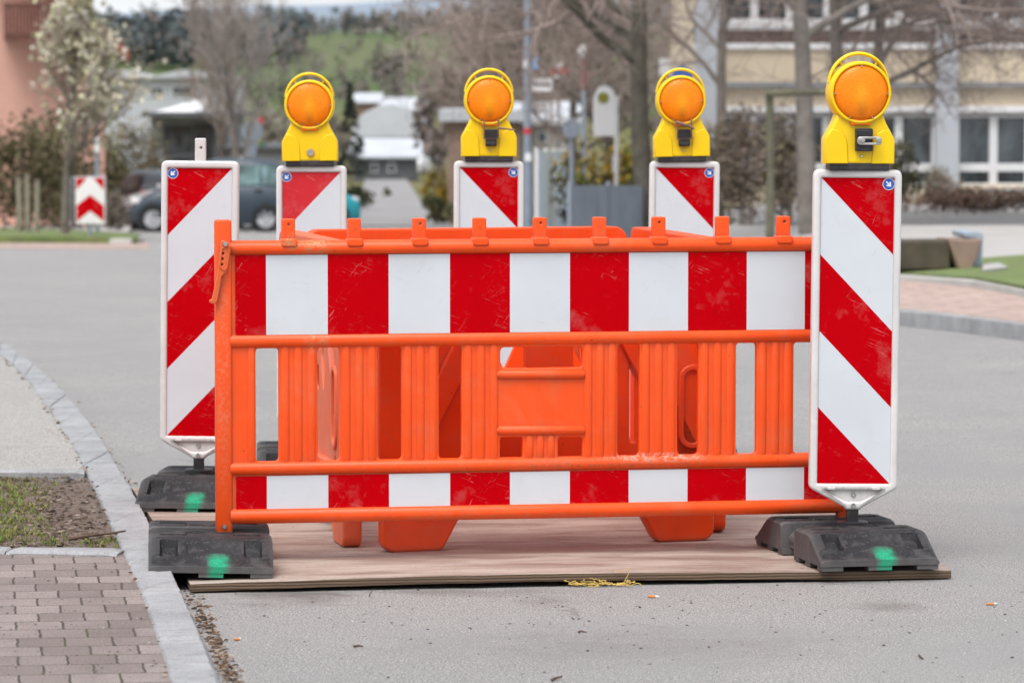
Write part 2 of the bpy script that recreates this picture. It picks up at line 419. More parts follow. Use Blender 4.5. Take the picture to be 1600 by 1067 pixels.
def asphalt_mat(name, base, warm, tex_scale=1.0, stains=()):
    m, t, p = nt(name); G_ = G(t); v = G_.co()
    big = G_.noise(v, .55, 6, .6, .4); mid = G_.noise(v, 3.2, 7, .62)
    c = G_.mix(G_.ramp(big, .35, .66), dk(base, .88), warm)
    c = G_.mix(G_.ramp(mid, .35, .7, 0, .4), c, dk(base, .74))
    c = G_.mix(G_.ramp(G_.noise(v, 30, 4, .65), .42, .64, 0, .34), c, dk(base, .62))
    c = G_.mix(G_.ramp(G_.noise(G_.co(loc=(5, 1, 7)), 13, 5, .65), .5, .7, 0, .3), c, dk(warm, 1.22))
    f0 = G_.noise(v, 85 * tex_scale, 4, .7)
    c = G_.mix(G_.ramp(f0, .48, .62, 0, .55), c, dk(base, .45))
    c = G_.mix(G_.ramp(f0, .34, .47, .6, 0), c, tuple(min(1, x * 1.65) for x in base))
    f1 = G_.noise(v, 170 * tex_scale, 3, .7); f2 = G_.noise(v, 420 * tex_scale, 2, .6)
    c = G_.mix(G_.ramp(f1, .46, .60, 0, .85), c, dk(base, .36))
    c = G_.mix(G_.ramp(f1, .33, .46, .7, 0), c, tuple(min(1, x * 1.75) for x in base))
    c = G_.mix(G_.ramp(f2, .55, .67, 0, .75), c, tuple(min(1, x * 2.0) for x in base))
    vo = G_.n('ShaderNodeTexVoronoi'); vo.inputs['Scale'].default_value = 75; G_.l(v, vo.inputs['Vector'])
    sp = G_.math('MULTIPLY', G_.ramp(vo.outputs['Distance'], .13, .26, .85, 0), G_.ramp(G_.noise(v, 60, 2), .53, .57))
    c = G_.mix(sp, c, (.07, .065, .06))
    sp2 = G_.math('MULTIPLY', G_.ramp(vo.outputs['Distance'], .12, .22, .8, 0), G_.ramp(G_.noise(G_.co(loc=(9, 4, 2)), 55, 2), .6, .64))
    c = G_.mix(sp2, c, (.62, .6, .57))
    c = G_.mix(G_.ramp(G_.noise(G_.co(loc=(1, 8, 3)), .9, 6, .62, .6), .42, .62, 0, .55), c, (base[0] * .82, base[1] * .83, base[2] * .85))
    stain = G_.noise(G_.co(scale=(1, 1.1, 1), loc=(3, 5, 0)), 1.3, 8, .7, .8)
    c = G_.mix(G_.ramp(stain, .62, .8, 0, .28), c, (.13, .11, .095))
    # long weathered wheel-track tone and a few thin cracks
    cr = G_.n('ShaderNodeTexVoronoi', feature='DISTANCE_TO_EDGE'); cr.inputs['Scale'].default_value = .55
    wv = G_.n('ShaderNodeVectorMath', operation='ADD'); G_.l(v, wv.inputs[0])
    nz = G_.n('ShaderNodeTexNoise'); nz.inputs['Scale'].default_value = 2.4; nz.inputs['Detail'].default_value = 6; G_.l(v, nz.inputs['Vector'])
    sc = G_.n('ShaderNodeVectorMath', operation='SCALE'); sc.inputs['Scale'].default_value = .5; G_.l(nz.outputs['Color'], sc.inputs[0])
    G_.l(sc.outputs[0], wv.inputs[1]); G_.l(wv.outputs[0], cr.inputs['Vector'])
    crk = G_.math('MULTIPLY', G_.ramp(cr.outputs['Distance'], .0, .006, .45, 0), G_.ramp(G_.noise(v, .8, 3), .55, .65))
    c = G_.mix(crk, c, (.09, .08, .07))
    G_.l(c, p.inputs['Base Color']); p.inputs['Roughness'].default_value = .88; p.inputs['Specular IOR Level'].default_value = .25
    for (x, y, rx, ry, k) in stains:
        q = G_.n('ShaderNodeVectorMath', operation='SUBTRACT'); q.inputs[1].default_value = (x, y, 0); G_.l(v, q.inputs[0])
        q2 = G_.n('ShaderNodeVectorMath', operation='MULTIPLY'); q2.inputs[1].default_value = (1 / rx, 1 / ry, 0); G_.l(q.outputs[0], q2.inputs[0])
        ln = G_.n('ShaderNodeVectorMath', operation='LENGTH'); G_.l(q2.outputs[0], ln.inputs[0])
        dd = G_.math('ADD', ln.outputs['Value'], G_.math('MULTIPLY', G_.noise(v, 6.5, 8, .72, .5), 2.2))
        c = G_.mix(G_.ramp(dd, 1.15, 2.0, k, 0), c, (.13, .112, .10))
    G_.l(c, p.inputs['Base Color'])
    h = G_.math('ADD', f1, G_.math('MULTIPLY', f2, .5))
    G_.l(G_.bump(h, .8, .005), p.inputs['Normal'])
    return m
M['asphalt'] = asphalt_mat('asphalt', (.345, .337, .33), (.40, .378, .352), stains=[(q.x, q.y, a, b, k) for q, a, b, k in ((on_z(1215, 896, 0), .46, .40, .7), (on_z(1330, 900, 0), .3, .3, .6), (on_z(1385, 948, 0), .15, .2, .5), (on_z(460, 930, 0), .26, .34, .75), (on_z(700, 925, 0), .5, .14, .5), (on_z(850, 938, 0), .10, .2, .4), (on_z(1000, 1010, 0), .8, .5, .25))])
M['footway'] = asphalt_mat('footway_asphalt', (.41, .393, .37), (.435, .415, .39))
M['street'] = simple('far_street', (.27, .262, .26), .9, .1, .8)

def stone_mat(name, base, sp=.6):
    m, t, p = nt(name); G_ = G(t); v = G_.co()
    c = G_.mix(G_.ramp(G_.noise(v, 4, 8, .65), .3, .7), dk(base, .7), tuple(min(1, x * 1.12) for x in base))
    c = G_.mix(G_.ramp(G_.noise(v, 150, 3, .7), .52, .68, 0, sp), c, dk(base, .4))
    c = G_.mix(G_.ramp(G_.noise(v, 190, 3, .6), .34, .46, .5, 0), c, tuple(min(1, x * 1.5) for x in base))
    c = G_.mix(G_.ramp(G_.noise(G_.co(scale=(1, 3.2, 1)), 9, 8, .7), .52, .74, 0, .6), c, (.17, .145, .12))
    G_.l(c, p.inputs['Base Color']); p.inputs['Roughness'].default_value = .85; p.inputs['Specular IOR Level'].default_value = .25
    h = G_.math('ADD', G_.noise(v, 30, 6, .7), G_.math('MULTIPLY', G_.noise(v, 150, 3), .4))
    G_.l(G_.bump(h, .6, .012), p.inputs['Normal'])
    return m
M['granite'] = stone_mat('granite_kerb', (.37, .375, .385))

BR_ROT = R(7.5)
def brick_mat(name, bw, rh, c1, c2, mortar, ms=.0036):
    m, t, p = nt(name); G_ = G(t); v0 = G_.co(rot=(0, 0, -BR_ROT))
    nz = G_.n('ShaderNodeTexNoise'); nz.inputs['Scale'].default_value = 22; nz.inputs['Detail'].default_value = 4; G_.l(v0, nz.inputs['Vector'])
    sub = G_.n('ShaderNodeVectorMath', operation='SUBTRACT'); sub.inputs[1].default_value = (.5, .5, .5); G_.l(nz.outputs['Color'], sub.inputs[0])
    sc = G_.n('ShaderNodeVectorMath', operation='SCALE'); sc.inputs['Scale'].default_value = .013; G_.l(sub.outputs[0], sc.inputs[0])
    ad = G_.n('ShaderNodeVectorMath', operation='ADD'); G_.l(v0, ad.inputs[0]); G_.l(sc.outputs[0], ad.inputs[1])
    v = ad.outputs[0]
    b = G_.n('ShaderNodeTexBrick'); b.offset = .5; b.inputs['Scale'].default_value = 1
    b.inputs['Brick Width'].default_value = bw; b.inputs['Row Height'].default_value = rh
    b.inputs['Mortar Size'].default_value = ms; b.inputs['Mortar Smooth'].default_value = .3; b.inputs['Bias'].default_value = 0
    b.inputs['Color1'].default_value = (*c1, 1); b.inputs['Color2'].default_value = (*c2, 1); b.inputs['Mortar'].default_value = (*mortar, 1)
    G_.l(v, b.inputs['Vector'])
    c = b.outputs['Color']
    c = G_.mix(G_.ramp(G_.noise(v0, 3.2, 7, .65), .4, .7, 0, .5), c, dk(c1, .62))
    f1 = G_.noise(v0, 150, 4, .75)
    c = G_.mix(G_.ramp(f1, .50, .64, 0, .75), c, dk(c1, .38))
    c = G_.mix(G_.ramp(f1, .32, .46, .75, 0), c, tuple(min(1, x * 1.5) for x in c1))
    moss = G_.math('MULTIPLY', b.outputs['Fac'], G_.ramp(G_.noise(v0, 6, 5), .55, .66, 0, .6))
    c = G_.mix(moss, c, (.09, .10, .035))
    G_.l(c, p.inputs['Base Color']); p.inputs['Roughness'].default_value = .9; p.inputs['Specular IOR Level'].default_value = .2
    h = G_.math('ADD', G_.math('MULTIPLY', b.outputs['Fac'], -1.4), G_.math('MULTIPLY', f1, .35))
    G_.l(G_.bump(h, .7, .006), p.inputs['Normal'])
    return m
M['paving'] = brick_mat('brown_block_paving', .128, .171, (.205, .168, .156), (.355, .302, .286), (.06, .05, .042))
M['red_paving'] = brick_mat('reddish_block_paving', .42, .36, (.46, .345, .30), (.52, .40, .355), (.27, .22, .19), .012)

def wood_mat():
    m, t, p = nt('weathered_plywood'); G_ = G(t); v = G_.co()
    gr = G_.noise(G_.co(scale=(1.2, 22, 22)), 2.2, 8, .65, .6)
    c = G_.mix(G_.ramp(gr, .3, .7), (.32, .25, .20), (.47, .40, .345))
    c = G_.mix(G_.ramp(G_.noise(G_.co(scale=(1, 3, 1)), 2.0, 6, .6, .5), .42, .60, 0, .9), c, (.235, .155, .13))
    c = G_.mix(G_.ramp(G_.noise(G_.co(scale=(.8, 3.4, 1), loc=(5, 2, 0)), 1.7, 6), .5, .7, 0, .6), c, (.52, .455, .405))
    fi = G_.noise(G_.co(scale=(4, 90, 90)), 2.0, 4, .6)
    c = G_.mix(G_.ramp(fi, .58, .74, 0, .5), c, (.15, .11, .09))
    c = G_.mix(G_.ramp(G_.noise(v, 110, 2), .66, .70, 0, .8), c, (.06, .05, .045))
    st = G_.noise(G_.co(scale=(1, 2.4, 1), loc=(1, 1, 0)), 3.0, 7, .7, .9)
    c = G_.mix(G_.ramp(st, .56, .72, 0, .6), c, (.12, .085, .07))
    sep = G_.n('ShaderNodeSeparateXYZ'); G_.l(v, sep.inputs[0])
    ply = G_.n('ShaderNodeTexWave'); ply.wave_type = 'BANDS'; ply.bands_direction = 'Z'; ply.inputs['Scale'].default_value = 34
    ply.inputs['Distortion'].default_value = 1.2; ply.inputs['Detail'].default_value = 2; G_.l(v, ply.inputs['Vector'])
    geo = G_.n('ShaderNodeNewGeometry'); sn = G_.n('ShaderNodeSeparateXYZ'); G_.l(geo.outputs['Normal'], sn.inputs[0])
    side = G_.ramp(sn.outputs['Z'], .5, .8, 1, 0)
    edge = G_.mix(ply.outputs['Fac'], (.06, .038, .025), (.22, .155, .105))
    edge = G_.mix(G_.ramp(gr, .45, .75, 0, .6), edge, (.12, .08, .06))
    c = G_.mix(side, c, edge)
    G_.l(c, p.inputs['Base Color']); p.inputs['Roughness'].default_value = .85; p.inputs['Specular IOR Level'].default_value = .25
    G_.l(G_.bump(G_.math('ADD', fi, gr), .35, .004), p.inputs['Normal'])
    return m
M['ply'] = wood_mat()

def col_mat(name, rough=.8, trans=0.0, var=.25, scale=3):
    """base colour from the mesh's own 'Col' attribute"""
    m, t, p = nt(name); G_ = G(t)
    a = G_.n('ShaderNodeVertexColor'); a.layer_name = 'Col'
    c = G_.mix(G_.ramp(G_.noise(G_.co(), scale, 3), .3, .7, 0, var), a.outputs['Color'], (.02, .02, .015))
    G_.l(c, p.inputs['Base Color']); p.inputs['Roughness'].default_value = rough; p.inputs['Specular IOR Level'].default_value = .2
    return m
M['leaf'] = col_mat('leaf_clumps')
M['chips'] = col_mat('loose_chips', .9)
def soil_mat():
    m, t, p = nt('bare_soil'); G_ = G(t); v = G_.co()
    c = G_.mix(G_.ramp(G_.noise(v, 7, 8, .7), .3, .7), (.15, .11, .085), (.29, .225, .185))
    c = G_.mix(G_.ramp(G_.noise(v, 75, 5, .75), .52, .66, 0, .7), c, (.05, .035, .026))
    c = G_.mix(G_.ramp(G_.noise(v, 90, 4, .7), .34, .44, .6, 0), c, (.34, .28, .235))
    G_.l(c, p.inputs['Base Color']); p.inputs['Roughness'].default_value = .95
    G_.l(G_.bump(G_.noise(v, 60, 6, .75), 1.0, .02), p.inputs['Normal'])
    return m
M['soil'] = soil_mat()
M['lawn'] = simple('lawn', (.12, .18, .05), .9, .4, 3.5, bump=.8, bscale=30, dirt=(.22, .19, .10), dirt_amt=.6, dscale=1.6)
def terrain_mat():
    m, t, p = nt('hill_terrain'); G_ = G(t); v = G_.co()
    sep = G_.n('ShaderNodeSeparateXYZ'); G_.l(v, sep.inputs[0])
    near = G_.mix(G_.ramp(G_.noise(v, .12, 5), .35, .65), (.14, .15, .07), (.20, .175, .11))
    field = G_.mix(G_.ramp(G_.noise(G_.co(scale=(.01, .004, .01)), 1.0, 4), .4, .62), (.105, .15, .068), (.165, .17, .11))
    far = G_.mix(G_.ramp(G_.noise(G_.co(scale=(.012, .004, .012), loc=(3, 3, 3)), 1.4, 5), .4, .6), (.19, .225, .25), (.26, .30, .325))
    far_haze = (.27, .325, .39)  # bluish aerial haze baked into the colours of the distant ground
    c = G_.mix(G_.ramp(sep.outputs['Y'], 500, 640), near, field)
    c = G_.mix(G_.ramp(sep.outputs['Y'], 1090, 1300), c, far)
    c = G_.mix(G_.ramp(sep.outputs['Y'], 1700, 2900), c, far_haze)
    G_.l(c, p.inputs['Base Color']); p.inputs['Roughness'].default_value = 1; p.inputs['Specular IOR Level'].default_value = 0
    return m
M['terrain'] = terrain_mat()
M['bark'] = simple('bark', (.17, .145, .125), .9, .35, 5, bump=.8, bscale=25)
M['bark_dark'] = simple('dark_bark', (.105, .095, .075), .9, .35, 5, bump=.8, bscale=25)
M['bark_grey'] = simple('grey_bark', (.22, .195, .175), .9, .3, 5, bump=.8, bscale=25)
M['twig'] = simple('brown_twigs', (.30, .245, .21), .9, .3, 3)
M['twig_red'] = simple('reddish_twigs', (.32, .255, .225), .9, .3, 3)
M['twig_grey'] = simple('greyish_twigs', (.34, .305, .28), .9, .3, 3)
M['salmon'] = simple('salmon_render', (.70, .40, .32), .9, .08, 1.5, bump=.1)
M['brown_wood'] = simple('brown_boards', (.15, .058, .042), .7, .3, 8)
M['tile'] = simple('red_roof_tile', (.30, .085, .05), .8, .25, 9, bump=.5, bscale=14)
M['cream'] = simple('cream_render', (.68, .575, .43), .85, .07, 1.2)
M['white_paint'] = simple('white_paint', (.80, .80, .80), .6, .06, 2)
M['bright_white'] = simple('bright_white_enamel', (.93, .93, .93), .5, .03, 2)
M['offwhite'] = simple('offwhite_roof', (.52, .545, .58), .6, .1, .5)
M['paleblue'] = simple('pale_blue_panel', (.60, .74, .84), .6, .08, 2)
M['grey'] = simple('grey_render', (.26, .27, .29), .8, .12, 1)
M['darkgrey'] = simple('dark_grey_cladding', (.10, .105, .115), .7, .2, 2)
M['bluegrey'] = simple('blue_grey_sheet', (.33, .39, .46), .55, .12, 2)
M['galv'] = simple('galvanised_steel', (.30, .34, .40), .5, .12, 4, metal=.3)
M['stake'] = simple('weathered_stake', (.13, .125, .085), .9, .3, 6, bump=.3)
M['stake_pale'] = simple('pale_stake', (.30, .265, .21), .9, .25, 6, bump=.3)
M['concrete'] = simple('concrete', (.45, .44, .42), .9, .12, 3, bump=.2)
M['path'] = simple('pale_path', (.41, .395, .38), .9, .08, 2)
M['maroon'] = simple('dark_blinds', (.11, .075, .065), .7, .2, 3)
M['sandstone'] = simple('pinkish_stone', (.27, .19, .15), .9, .2, 5, bump=.3)
M['trough'] = simple('mossy_dark_wood', (.085, .072, .05), .9, .3, 5, bump=.4)
M['teal'] = simple('teal_paint', (.02, .30, .36), .35, .1, 3)
M['signgrey'] = simple('sign_back_grey', (.23, .27, .33), .6, .1, 3)
M['sign_blue'] = simple('sign_blue', (.04, .15, .52), .5, .08, 3)
M['sky_blue'] = simple('sign_light_blue', (.20, .40, .72), .5, .08, 3)
M['sign_red'] = simple('sign_red', (.55, .05, .06), .5, .08, 3)
M['sign_dull'] = simple('dull_red_band', (.25, .12, .12), .6, .1, 3)
M['sign_yellow'] = simple('sign_yellow', (.62, .46, .02), .5, .08, 3)
M['sign_green'] = simple('sign_green', (.02, .16, .06), .5, .08, 3)
M['ink'] = simple('dark_lettering', (.03, .03, .035), .6, .05, 3)
M['tail_red'] = simple('tail_lamp_red', (.55, .02, .04), .25, .1, 5)
M['tyre'] = simple('tyre_rubber', (.018, .018, .019), .8, .2, 12)
M['alloy'] = simple('alloy', (.45, .45, .47), .35, .1, 8, metal=.7)
M['hub'] = simple('silver_hub', (.55, .56, .58), .4, .08, 8, metal=.2)
M['straw'] = simple('straw', (.66, .46, .13), .7, .25, 30)
M['filter'] = simple('cigarette_filter', (.62, .25, .08), .8, .15, 80)
M['paper'] = simple('cigarette_paper', (.75, .72, .68), .8, .1, 60)
M['stick'] = simple('dry_twig', (.10, .062, .042), .9, .35, 40)
def glass_mat(name, tint=(.03, .036, .04), rough=.08):
    m, t, p = nt(name); G_ = G(t)
    c = G_.mix(G_.ramp(G_.noise(G_.co(scale=(1, 1, .6)), 1.6, 6, .65, .8), .42, .68), tint, dk(tint, 4.2))  # pale blobs painted into the glass colour stand for reflected trees
    G_.l(c, p.inputs['Base Color']); p.inputs['Roughness'].default_value = rough; p.inputs['Specular IOR Level'].default_value = .6
    return m
M['glass'] = glass_mat('window_glass')
M['carglass'] = glass_mat('car_glass', (.05, .085, .085))
def paint(name, col):
    m, t, p = nt(name); G_ = G(t)
    c = G_.mix(G_.ramp(G_.noise(G_.co(), 2, 4), .3, .7), dk(col, .9), dk(col, 1.1)); G_.l(c, p.inputs['Base Color'])
    p.inputs['Roughness'].default_value = .3; p.inputs['Coat Weight'].default_value = .35; p.inputs['Metallic'].default_value = .0
    return m
M['carblue'] = paint('blue_grey_car_paint', (.032, .052, .075))
M['cardark'] = paint('dark_car_paint', (.015, .018, .026))
M['carwhite'] = paint('white_car_paint', (.74, .75, .77))

# ================================================================== SETTING
ylines = [-10, 0, 4] + [6 + i for i in range(0, 35)] + [40 + 2 * i for i in range(1, 33)]
ylines = sorted(set([float(y) for y in ylines]))
def sheet(name, xs, ys, mat, dz=0.0, cond=None):
    mb = MB(); nx = len(xs)
    vs = [(x, y, g(x, y) + dz) for y in ys for x in xs]
    fs = []
    for j in range(len(ys) - 1):
        for i in range(nx - 1):
            fs.append((j * nx + i, j * nx + i + 1, (j + 1) * nx + i + 1, (j + 1) * nx + i))
    mb.add(vs, fs)
    return tag(mb.build(name, mat, smooth=60, fixn=False), kind='structure')
xs_road = [-70, -50, -35, -25, -18, -14, -11, -9, -7, -5, -4, -3, -2, -1, 0, 1, 1.5, 2, 2.25, 2.5, 2.75, 3, 3.25, 3.5, 3.75, 4, 4.25, 4.5, 5, 7, 9, 12, 16, 25, 35, 50, 70]
sheet('road', xs_road, ylines, M['asphalt'])
yfar = [104] + [110 + 10 * i for i in range(0, 20)] + [320 + 30 * i for i in range(0, 40)] + [1560 + 80 * i for i in range(0, 24)] + [3600, 4500, 6000, 9000]
xf = [-1600, -1000, -700] + [-560 + 20 * i for i in range(57)] + [700, 1000, 1600]
xf = sorted(set(xf + [-30, -12, -8, -5, -2, 0, 2, 2.75, 3.5, 4.5, 6, 10, 14, 30]))
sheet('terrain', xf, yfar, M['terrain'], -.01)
# the street running on downhill, away from the crossing
mb = MB()
ys = [104 + 8 * i for i in range(27)]
for i in range(len(ys) - 1):
    def cxw(y): return (-2.9 - (y - 104) * .0345, 1.35)
    q = []
    for y in (ys[i], ys[i + 1]):
        c, w = cxw(y)
        for sx in (-1, 1): q.append((c + sx * w, y, g(c, y) + .03 + .0006 * (y - 104)))
    mb.add([q[0], q[1], q[3], q[2]], [(0, 1, 2, 3)])
tag(mb.build('street', M['street'], smooth=0), kind='structure')

# ---- left kerb, footway, soil bed, block paving
KZ = .062
outer_px = [(-90, 482), (-40, 505), (0, 530.5), (30, 551), (60, 573.6), (90, 600), (120, 633.6), (150, 671), (174, 711), (203, 760), (225, 791), (243, 832), (259, 868), (277, 906), (296, 940), (318, 993), (337, 1030), (352, 1068), (372, 1125), (395, 1190)]
inner_px = [(-90, 500), (-40, 526), (0, 553), (22.5, 570), (45, 596), (63, 618), (83, 645), (99, 669), (122, 709), (150, 761), (169, 806), (184, 838), (199, 875), (216, 911), (234, 953), (248, 998), (259, 1034), (268, 1068), (286, 1125), (306, 1190)]
outer = [on_z(a, b, KZ) for a, b in outer_px]; inner = [on_z(a, b, KZ) for a, b in inner_px]
def resample(pl, n):
    L = [0]
    for a, b in zip(pl, pl[1:]): L.append(L[-1] + (b - a).length)
    out = []
    for i in range(n + 1):
        t = L[-1] * i / n; k = 0
        while k < len(L) - 2 and L[k + 1] < t: k += 1
        s = (t - L[k]) / max(1e-9, L[k + 1] - L[k]); out.append(pl[k].lerp(pl[k + 1], s))
    return out
NK = 280
oo, ii = resample(outer, NK), resample(inner, NK)
def smooth_line(L, w=11, it=3):
    for _ in range(it):
        L = [sum((L[max(0, min(len(L) - 1, k + d))] for d in range(-min(w, k, len(L) - 1 - k), min(w, k, len(L) - 1 - k) + 1)), Vector()) / (2 * min(w, k, len(L) - 1 - k) + 1) for k in range(len(L))]
    return L
oo, ii = smooth_line(oo), smooth_line(ii)
def kerb_breaks():
    br = []
    # joints chosen where the photo shows them near the camera, otherwise about 0.9 m
    k = 0
    while k < NK:
        br.append(k); k += random.choice((15, 17, 18, 20))
    return br + [NK]
joint = min(range(NK), key=lambda k: (oo[k] - on_z(318, 995, KZ)).length)
joint2 = min(range(NK), key=lambda k: (oo[k] - on_z(277, 905, KZ)).length)
br = [k for k in kerb_breaks() if abs(k - joint) > 8 and abs(k - joint2) > 8] + [joint, joint2]; br = sorted(set(br))
mb = MB()
for a, b in zip(br, br[1:]):
    if b - a < 3: continue
    rings = []; sag = random.uniform(-.003, .003)
    n_ = (b - a) * 3
    for q in range(n_ + 1):
        s = q / n_; kk = a + (b - a) * s + (.03 if q == 0 else -.03 if q == n_ else 0)
        k0 = min(NK - 1, int(kk)); fr = kk - k0
        O = oo[k0].lerp(oo[k0 + 1], fr); I = ii[k0].lerp(ii[k0 + 1], fr)
        d = (O - I).normalized()
        endk = min(1.0, min(s, 1 - s) * n_ / 2.0)
        def jt(p, amp, sc=18): return Vector((noise.noise(p * sc), noise.noise(p * sc + Vector((5, 2, 1))), noise.noise(p * sc + Vector((9, 7, 3))))) * amp
        rd = .004 * (1 - endk)
        z = KZ + sag - rd
        rings.append([Vector((I.x, I.y, -.02)), Vector((I.x, I.y, z - .008)) + jt(I, .003), I.lerp(O, .06) + Vector((0, 0, sag - rd)) + jt(I, .004),
                      I.lerp(O, .35) + Vector((0, 0, sag - rd)) + jt(I.lerp(O, .3), .004, 9), I.lerp(O, .65) + Vector((0, 0, sag - rd)) + jt(I.lerp(O, .7), .004, 9),
                      O - d * .020 + Vector((0, 0, sag - rd)) + jt(O, .004), O - d * .004 + Vector((0, 0, sag - rd - .014)) + jt(O, .005), O + d * .006 + Vector((0, 0, -KZ - .02)) + jt(O, .004)])
    m_ = len(rings[0]); vs = [p for r in rings for p in r]
    fs = [(i * m_ + j, i * m_ + j + 1, (i + 1) * m_ + j + 1, (i + 1) * m_ + j) for i in range(len(rings) - 1) for j in range(m_ - 1)]
    fs += [tuple(range(m_)), tuple((len(rings) - 1) * m_ + j for j in range(m_))]
    mb.add(vs, fs)
tag(mb.build('kerb', M['granite'], smooth=45), kind='structure')

def slab(name, pts, mat, z0, kind='structure', parent=None):
    """flat paving area; pts = ground points (x,y), raised to z0"""
    bm = bmesh.new()
    vs = [bm.verts.new((p[0], p[1], z0)) for p in pts]
    f = bm.faces.new(vs)
    ex = bmesh.ops.extrude_face_region(bm, geom=[f])
    for v in ex['geom']:
        if isinstance(v, bmesh.types.BMVert): v.co.z = z0 - .10
    bmesh.ops.triangulate(bm, faces=[f for f in bm.faces if len(f.verts) > 4])
    bmesh.ops.recalc_face_normals(bm, faces=bm.faces)
    me = bpy.data.meshes.new(name); bm.to_mesh(me); bm.free(); me.materials.append(mat)
    o = bpy.data.objects.new(name, me); COL.objects.link(o)
    if kind: o['kind'] = kind
    return o
PZ = KZ - .008
# inner edge split at the two borders
def inner_between(y0, y1):
    return [p for p in ii if y0 <= p.y <= y1]
yb_top = on_z(135, 738, PZ).y; yb_mid = on_z(150, 862, PZ).y
seg = inner_between(yb_top, 60)
slab('footway', [(p.x + .004, p.y) for p in seg] + [(-9, seg[-1].y if False else yb_top)] if False else
     [(p.x + .004, p.y) for p in sorted(seg, key=lambda p: -p.y)] + [(-9, yb_top), (-9, max(p.y for p in seg))], M['footway'], PZ)
seg = inner_between(5, yb_mid)
slab('block_paving', [(p.x + .004, p.y) for p in sorted(seg, key=lambda p: -p.y)] + [(-4, min(p.y for p in seg)), (-4, yb_mid + .05)], M['paving'], PZ)
# soil bed
seg = inner_between(yb_mid, yb_top)
mb = MB()
ny, nx = 60, 60
vs = []
for j in range(ny + 1):
    y = yb_mid + (yb_top - yb_mid) * j / ny
    xr = min(seg, key=lambda p: abs(p.y - y)).x + .004 if seg else -1
    k = min(range(NK), key=lambda k: abs(ii[k].y - y)); xr = ii[k].x + .004
    for i in range(nx + 1):
        t = i / nx; x = -3.2 + (xr + 3.2) * t ** .7
        z = PZ - .018 + .016 * noise.noise(Vector((x * 6, y * 6, 0))) + .008 * noise.noise(Vector((x * 24, y * 24, 2)))
        vs.append((x, y, z))
mb.add(vs, [(j * (nx + 1) + i, j * (nx + 1) + i + 1, (j + 1) * (nx + 1) + i + 1, (j + 1) * (nx + 1) + i) for j in range(ny) for i in range(nx)])
tag(mb.build('soil_bed', M['soil'], smooth=80), kind='structure')
# thin granite edging stones at both ends of the bed
mb = MB()
def edging(a, b, w, joints):
    for t0, t1 in zip(joints, joints[1:]):
        p, q = a.lerp(b, t0 + .004), a.lerp(b, t1 - .004)
        d = (q - p).normalized(); nrm = Vector((-d.y, d.x, 0))
        n_ = 14; rings = []
        for i in range(n_ + 1):
            c = p.lerp(q, i / n_); j1 = .006 * noise.noise(c * 11); j2 = .006 * noise.noise(c * 9 + Vector((4, 4, 4)))
            e = .006 if i in (0, n_) else 0
            rings.append([c - nrm * (w / 2 + j1) + Vector((0, 0, -.06)), c - nrm * (w / 2 + j1) + Vector((0, 0, .004 - e)), c - nrm * (w / 2 - .012 + j1) + Vector((0, 0, .014 - e)),
                          c + nrm * (w / 2 - .012 + j2) + Vector((0, 0, .014 - e + .3 * j2)), c + nrm * (w / 2 + j2) + Vector((0, 0, .004 - e)), c + nrm * (w / 2 + j2) + Vector((0, 0, -.06))])
        m_ = 6
        fs = [(i * m_ + j, i * m_ + j + 1, (i + 1) * m_ + j + 1, (i + 1) * m_ + j) for i in range(n_) for j in range(m_ - 1)] + [tuple(range(m_)), tuple(n_ * m_ + j for j in range(m_))]
        mb.add([x for r in rings for x in r], fs)
pa = on_z(-120, 861, PZ); pb = on_z(190, 866, PZ)
edging(pa, pb, .115, [0, .26, .435, 1.0])
pa = on_z(-150, 739, PZ); pb = on_z(134, 739, PZ)
edging(pa, pb, .07, [0, .4, 1.0])
tag(mb.build('bed_edging', M['granite'], smooth=45), kind='structure')

# ---- loose stuff: grass in the bed, litter and grit
def blades(name, pts, mat, hmin, hmax, wid, cols, kind='stuff', label=None, cat=None):
    mb = MB(); mb.c = []
    for p in pts:
        a = random.uniform(0, 2 * PI); h = random.uniform(hmin, hmax); w = wid * random.uniform(.6, 1.3)
        lean = random.uniform(.2, 1.0) * h; b = random.uniform(0, 2 * PI)
        dx, dy = math.cos(a) * w, math.sin(a) * w; lx, ly = math.cos(b) * lean, math.sin(b) * lean
        x, y, z = p
        mb.add([(x - dx, y - dy, z), (x + dx, y + dy, z), (x + lx * .4 + dx * .7, y + ly * .4 + dy * .7, z + h * .65), (x + lx * .4 - dx * .7, y + ly * .4 - dy * .7, z + h * .65), (x + lx, y + ly, z + h)],
               [(0, 1, 2, 3), (3, 2, 4)])
        c = random.choice(cols); k = random.uniform(.75, 1.25); mb.c += [dk(c, k * .75)] * 2 + [dk(c, k)] * 3
    o = mb.build(name, mat, smooth=0, fixn=False)
    return tag(o, label, cat, kind=kind)
pts = []
while len(pts) < 3600:
    px, py = random.uniform(-60, 190), random.uniform(748, 858)
    w = 0
    if py < 845 and px < 92: w = 1.15 * (1 - max(0, px) / 92) * (1 if 758 < py else .5)
    if py > 832: w = max(w, .75 * max(0, 1 - abs(py - 848) / 14) * (.5 + .9 * noise.noise(Vector((px / 22, 1, 1))) + (.6 if px > 135 else 0)))
    if noise.noise(Vector((px / 18, py / 9, 4))) < -.15: w *= .25
    if random.random() < w:
        p = on_z(px, py, PZ - .015); pts.append((p.x, p.y, p.z))
blades('grass', pts, M['chips'], .006, .021, .0026, [(.16, .25, .045), (.22, .30, .07), (.27, .28, .09), (.30, .25, .12)], label='short patchy grass on the soil bed beside the kerb', cat='grass')

